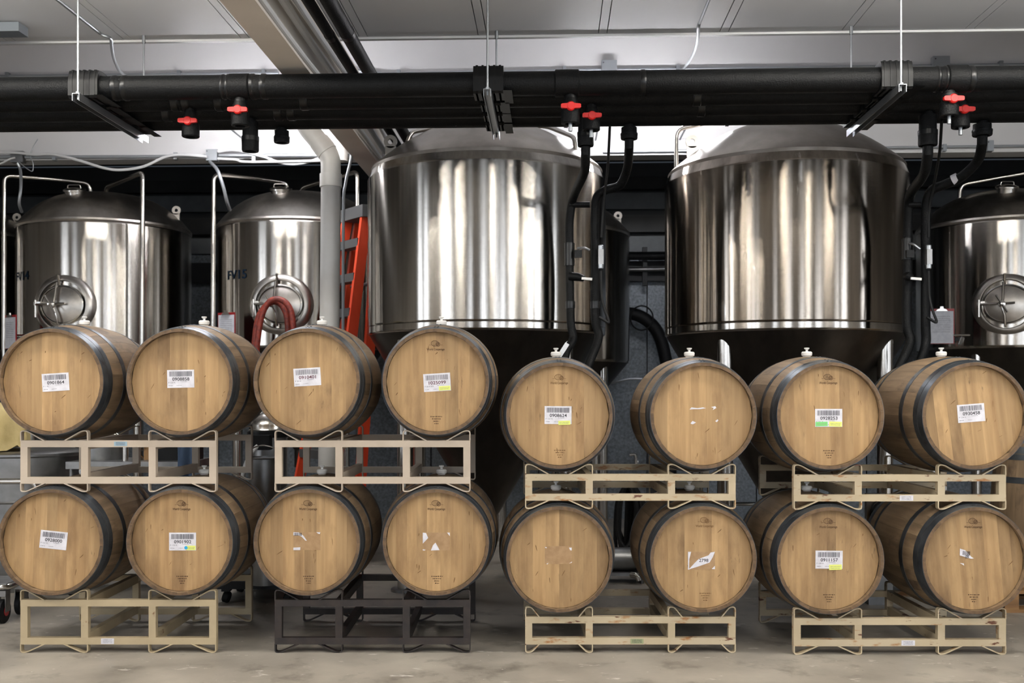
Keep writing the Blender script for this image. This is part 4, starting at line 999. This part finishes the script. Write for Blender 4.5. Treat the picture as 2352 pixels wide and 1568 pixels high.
part('pump_head', MB().lathe([(0, .07), (.092, .07), (.095, .09), (.095, .12), (.07, .14), (0, .14)], 24, Mp), 'tube_steel', pu)
part('outlet', MB().tube(fillet([(pp.x+.02, pp.y-.1, zc-.1), (pp.x+.06, pp.y-.13, zc-.1), (pp.x+.075, pp.y-.14, .03)], .04), .022, 12), 'tube_steel', pu)
part('base', MB().span(pp.x-.3, pp.x+.16, pp.y-.1, pp.y+.1, zc-.11, zc-.085), 'dull_steel', pu)
for sx in (-.26, .1):
    for sy in (-.08, .08): part('leg', MB().tube([(pp.x+sx, pp.y+sy, 0), (pp.x+sx, pp.y+sy, zc-.1)], .012, 8), 'dull_steel', pu)
hr = thing('floor_rail', 'bright steel rail behind the right racks', 'rail', P(1720, 1290, 8.6))
part('bar', MB().tube([P(1560, 1157, 8.9), P(1900, 1157, 8.9)], .016, 10), 'tube_steel', hr)
for px in (1580, 1880):
    t = P(px, 1157, 8.9); part('post', MB().tube([(t.x, t.y, 0), t], .014, 8), 'tube_steel', hr)

# ------------------------------------------------------------------ things behind the left racks
dc = P(60, 0, 7.7); dc.z = 0
dr = thing('steel_drum', 'open steel drum behind the leftmost upper rack', 'drum', dc)
part('body', MB().lathe([(0, 0), (.40, 0), (.41, .02), (.41, .30), (.418, .31), (.41, .32), (.41, .62), (.418, .63), (.41, .64), (.41, .94), (.42, .95), (.42, .965), (.40, .965), (.40, .03), (0, .03)], 48, Matrix.Translation(dc)), 'dull_steel', dr)
part('lid', MB().lathe([(0, .985), (.38, .98), (.40, .966)], 48, Matrix.Translation(dc)), 'dull_steel', dr)
# draped yellow cloth heap
mb = MB(); n, m_ = 64, 22; vs = []
for i in range(m_+1):
    t = i/m_
    for j in range(n):
        a = 2*PI*j/n
        fold = 1+.07*math.sin(5*a+1+2*t)*t+.05*math.sin(11*a+4*t)*t
        r = .30*math.sin(min(t*1.3, 1)*PI/2)*fold*(1+.12*t)
        z = 1.335-.30*t**1.8+.035*math.sin(3*a+7*t)*(.4+t)+.02*math.sin(7*a-9*t)*t+(-.08*t*t if math.sin(2*a+.6) > 0 else 0)
        vs.append((dc.x-.27+r*math.cos(a), dc.y-.12+r*math.sin(a), max(z, .99)))
fs = [(i*n+j, i*n+(j+1) % n, (i+1)*n+(j+1) % n, (i+1)*n+j) for i in range(m_) for j in range(n)]
single('sack_cloth', mb.add(vs, fs), 'cloth_yellow', 'pale yellow cloth heaped on the steel drum at left', 'cloth', (dc.x-.27, dc.y-.12, .99), angle=180)
# tube cart at the left edge
cb = P(-10, 1432, 6.36); cb.z = 0
ct = thing('tube_cart', 'chrome tube cart on casters at the bottom left edge', 'cart', cb)
zf, zhd = .22, P(0, 1108, 6.55).z
x0, x1, y0, y1 = cb.x-.75, cb.x+.075, 6.34, 6.62
part('base_frame', MB().tube(fillet([(x0, y0, zf), (x1, y0, zf), (x1, y1, zf), (x0, y1, zf), (x0, y0+.01, zf)], .06), .02, 12), 'tube_steel', ct)
part('push_handle', MB().tube(fillet([(x0, y1, zf), (x0, y1+.02, zhd), (x1+.05, y1+.02, zhd), (x1+.05, y1, zf)], .06), .018, 12), 'tube_steel', ct)
part('deck', MB().span(x0, x1, y0, y1, zf+.015, zf+.022), 'dull_steel', ct)
for xx in (x0+.08, x1-.03):
    for yy in (y0+.02, y1-.02):
        cs = part('caster', MB().span(xx-.03, xx-.026, yy-.03, yy+.03, .07, .17).span(xx+.026, xx+.03, yy-.03, yy+.03, .07, .17).span(xx-.03, xx+.03, yy-.03, yy+.03, .165, .2), 'dull_steel', ct)
        part('wheel', MB().lathe([(0, -.02), (.06, -.02), (.072, -.014), (.072, .014), (.06, .02), (0, .02)], 24, Matrix.Translation((xx, yy, .073)) @ Matrix.Rotation(PI/2, 4, 'Y')), 'black_rubber', cs)
        part('wheel_hub', MB().lathe([(0, -.024), (.03, -.024), (.03, .024), (0, .024)], 16, Matrix.Translation((xx, yy, .073)) @ Matrix.Rotation(PI/2, 4, 'Y')), 'clip_red', cs)
# steel work table with fittings behind the left rack
tc = P(330, 0, 7.45); tc.z = 0
tb = thing('work_table', 'low steel table behind the second upper barrel', 'table', tc)
zt = P(300, 1058, 7.3).z
part('table_top', MB().span(tc.x-.45, tc.x+.42, tc.y-.25, tc.y+.25, zt-.05, zt), 'dull_steel', tb)
for sx in (-.42, .39):
    for sy in (-.22, .22): part('leg', MB().tube([(tc.x+sx, tc.y+sy, .13), (tc.x+sx, tc.y+sy, zt-.05)], .018, 10), 'dull_steel', tb)
part('lower_shelf', MB().span(tc.x-.42, tc.x+.39, tc.y-.22, tc.y+.22, .20, .22), 'dull_steel', tb)
for sx in (-.42, .39):
    for sy in (-.22, .22):
        part('wheel', MB().lathe([(0, -.018), (.055, -.018), (.065, -.01), (.065, .01), (.055, .018), (0, .018)], 20, Matrix.Translation((tc.x+sx, tc.y+sy, .065)) @ Matrix.Rotation(PI/2, 4, 'Y')), 'black_rubber', tb)
def on_table(px, Y=7.4): return Vector((P(px, 0, Y).x, Y, zt))
q = on_table(318)
v = thing('steel_valve', 'steel valve lying on the low table', 'valve', q)
part('body', MB().lathe([(0, 0), (.03, 0), (.036, .02), (.02, .04), (.02, .06), (.034, .07), (.03, .085), (0, .085)], 16, Matrix.Translation(q)), 'tube_steel', v)
part('lever', MB().tube([q+Vector((0, 0, .08)), q+Vector((.05, -.02, .1))], .008, 8), 'tube_steel', v)
single('wood_block', MB().span(-.05, .05, -.05, .05, 0, .09, Matrix.Translation(on_table(352, 7.45))), 'carton', 'small brown box on the low steel table', 'box', on_table(352, 7.45))
q = on_table(240, 7.5)
single('steel_canister', MB().lathe([(0, 0), (.16, 0), (.165, .02), (.165, .26), (.15, .29), (.06, .32), (.05, .35), (0, .35)], 32, Matrix.Translation(q)), 'dull_steel', 'round steel canister on the left of the low table', 'canister', q)
q = on_table(288, 7.3)
single('steel_fitting', MB().tube(fillet([q+Vector((0, 0, .0)), q+Vector((0, 0, .12)), q+Vector((-.05, 0, .17)), q+Vector((-.12, 0, .2))], .03), .02, 12), 'tube_steel', 'bent steel pipe fitting standing on the low table', 'fitting', q)
q = on_table(416, 7.45)
single('control_box', MB().span(-.13, .13, -.1, .1, 0, .36, Matrix.Translation(q)), 'black_plastic', 'black control box on the right of the low table', 'box', q)
# blue cloth hanging from the table edge
q = on_table(462, 7.5); mb = MB(); vs = []
for i in range(9):
    for j in range(9):
        vs.append((q.x-.06+.12*j/8, 7.155+.025*math.sin(j*1.4+i*.3)-.02*i/8, zt+.16-.5*i/8))
mb.add(vs, [(i*9+j, i*9+j+1, i*9+j+10, i*9+j+9) for i in range(8) for j in range(8)])
o = single('blue_rag', mb, 'cloth_blue', 'dark blue rag hanging behind the left upper rack', 'cloth', angle=180)
sol = o.modifiers.new('thickness', 'SOLIDIFY'); sol.thickness = .006
# filter cart with dome vessel and bucket
kc = P(600, 0, 7.15); kc.z = 0
kt = thing('filter_cart', 'dark cart on black wheels between the left racks', 'cart', kc)
zp = P(580, 1338, 7.0).z
part('platform', MB().span(kc.x-.24, kc.x+.30, kc.y-.22, kc.y+.30, zp-.03, zp+.02), 'girt_steel', kt)
for sx in (-.19, .22):
    for sy in (-.17, .2):
        part('fork', MB().span(kc.x+sx-.028, kc.x+sx+.028, kc.y+sy-.03, kc.y+sy+.03, zp-.05, zp-.03), 'girt_steel', kt)
        rw = (zp-.05)/2
        part('wheel', MB().lathe([(0, -.024), (rw*.8, -.024), (rw, -.015), (rw, .015), (rw*.8, .024), (0, .024)], 22, Matrix.Translation((kc.x+sx, kc.y+sy, rw)) @ Matrix.Rotation(PI/2+.3, 4, 'Y')), 'black_rubber', kt)
fc = Vector((P(618, 0, 7.3).x, 7.3, zp+.02)); zd = P(618, 945, 7.3).z; zm = P(618, 990, 7.3).z
fv = thing('filter_housing', 'domed steel filter housing on the dark cart', 'filter', fc)
Mf = Matrix.Translation((fc.x, fc.y, 0)); rr = .135
part('dome', MB().lathe([(rr, zm), (rr+.006, zm+.01), (rr, zm+.02)]+[(rr*math.cos(k*PI/16), zm+.02+(zd-zm-.02)*math.sin(k*PI/16)) for k in range(1, 8)]+[(0, zd)], 36, Mf), 'tube_steel', fv)
part('clamp_ring', MB().lathe([(rr+.002, zm-.04), (rr+.014, zm-.035), (rr+.014, zm), (rr+.002, zm+.005)], 36, Mf), 'black_plastic', fv)
part('body', MB().lathe([(0, zp+.02), (rr-.015, zp+.02), (rr-.01, zp+.05), (rr-.01, zm-.02), (0, zm-.02)], 36, Mf), 'dull_steel', fv)
part('valve_block', MB().box((fc.x-.03, fc.y-.16, zm-.07), (.16, .10, .10)), 'black_plastic', fv)
part('drain_hose', MB().tube(crom([(fc.x-.03, fc.y-.2, zm-.09), (fc.x-.08, fc.y-.22, zm-.16), (fc.x-.13, fc.y-.2, zm-.3), (fc.x-.12, fc.y-.2, zm-.5), (fc.x-.06, fc.y-.2, zp+.1)]), .016, 10), 'cable_white', fv)
bc = P(608, 0, 6.86); bc.z = zp+.02
bk = thing('steel_bucket', 'tall open steel bucket on the dark cart', 'bucket', bc)
zr = P(608, 1052, 6.75).z
rb = .105
part('body', MB().lathe([(0, bc.z), (rb*.9, bc.z), (rb*.92, bc.z+.02), (rb, zr-.01), (rb+.008, zr), (rb-.004, zr+.002), (rb-.006, zr-.02), (rb*.88, bc.z+.03), (0, bc.z+.03)], 36, Matrix.Translation((bc.x, bc.y, 0))), 'dull_steel', bk)
part('handle', MB().tube(crom([(bc.x-rb, bc.y, zr-.03), (bc.x-rb*.8, bc.y-.03, zr+.05), (bc.x, bc.y-.05, zr+.08), (bc.x+rb*.8, bc.y-.03, zr+.05), (bc.x+rb, bc.y, zr-.03)]), .005, 8), 'tube_steel', bk)
# black floor pump box behind the dark rack
q = P(690, 0, 7.6); q.z = 0
pb = thing('pump_box', 'black pump case with steel pipe behind the dark rusty rack', 'pump', q)
part('case', MB().span(q.x-.3, q.x+.22, 7.45, 7.8, .1, .42), 'black_plastic', pb)
for sx in (-.25, .17): part('foot', MB().span(q.x+sx-.03, q.x+sx+.03, 7.45, 7.8, 0, .1), 'black_rubber', pb)
part('pipe', MB().tube(fillet([(q.x+.1, 7.6, .42), (q.x+.1, 7.6, .62), (q.x-.06, 7.6, .62)], .05), .025, 12), 'tube_steel', pb)

# ------------------------------------------------------------------ upright barrel on a pallet at the right edge
ub = P(2395, 0, 7.15); ub.z = 0
pa = thing('wooden_pallet', 'wooden pallet at the right edge behind the racks', 'pallet', ub)
for k in range(6): part('deck_board', MB().span(ub.x-.5, ub.x+.5, ub.y-.5+.18*k, ub.y-.5+.18*k+.12, .12, .14), 'pallet_wood', pa)
for k in (-.45, 0, .45): part('bearer', MB().span(ub.x+k-.045, ub.x+k+.045, ub.y-.5, ub.y+.5, .022, .12), 'pallet_wood', pa)
for k in range(3): part('bottom_board', MB().span(ub.x-.5, ub.x+.5, ub.y-.5+.44*k, ub.y-.5+.44*k+.12, 0, .022), 'pallet_wood', pa)
ob = barrel(0, 0, 0, 'old oak barrel standing upright on the pallet at right edge', 17, loc=(ub.x, ub.y, .14+BL/2), head=False, group=None)
ob.rotation_euler = (-PI/2, 0, 0); ob.location = (ub.x, ub.y+RB*0, .14+BL/2)
ob.location = (ub.x, ub.y-RB, .14+BL/2)
# box fan like steel fitting seen between the right racks
q = P(2010, 0, 6.95); q.z = 0
fn = thing('steel_pump_cart', 'steel pump with coiled hose between the two right racks', 'pump', q)
zq = P(2010, 1180, 6.95).z
part('stand', MB().span(q.x-.06, q.x+.10, 6.9, 7.12, 0, zq-.14), 'dull_steel', fn)
part('plate', MB().span(q.x-.07, q.x+.07, 6.91, 6.95, zq-.14, zq+.14), 'tube_steel', fn)
for k in range(4):
    rr = .03+.02*k
    part('coil', MB().tube([(q.x+.02+rr*math.cos(g)*.6  , 6.88, zq+rr*math.sin(g)) for g in [2*PI*j/20 for j in range(20)]], .006, 6, closed=True), 'black_rubber', fn)
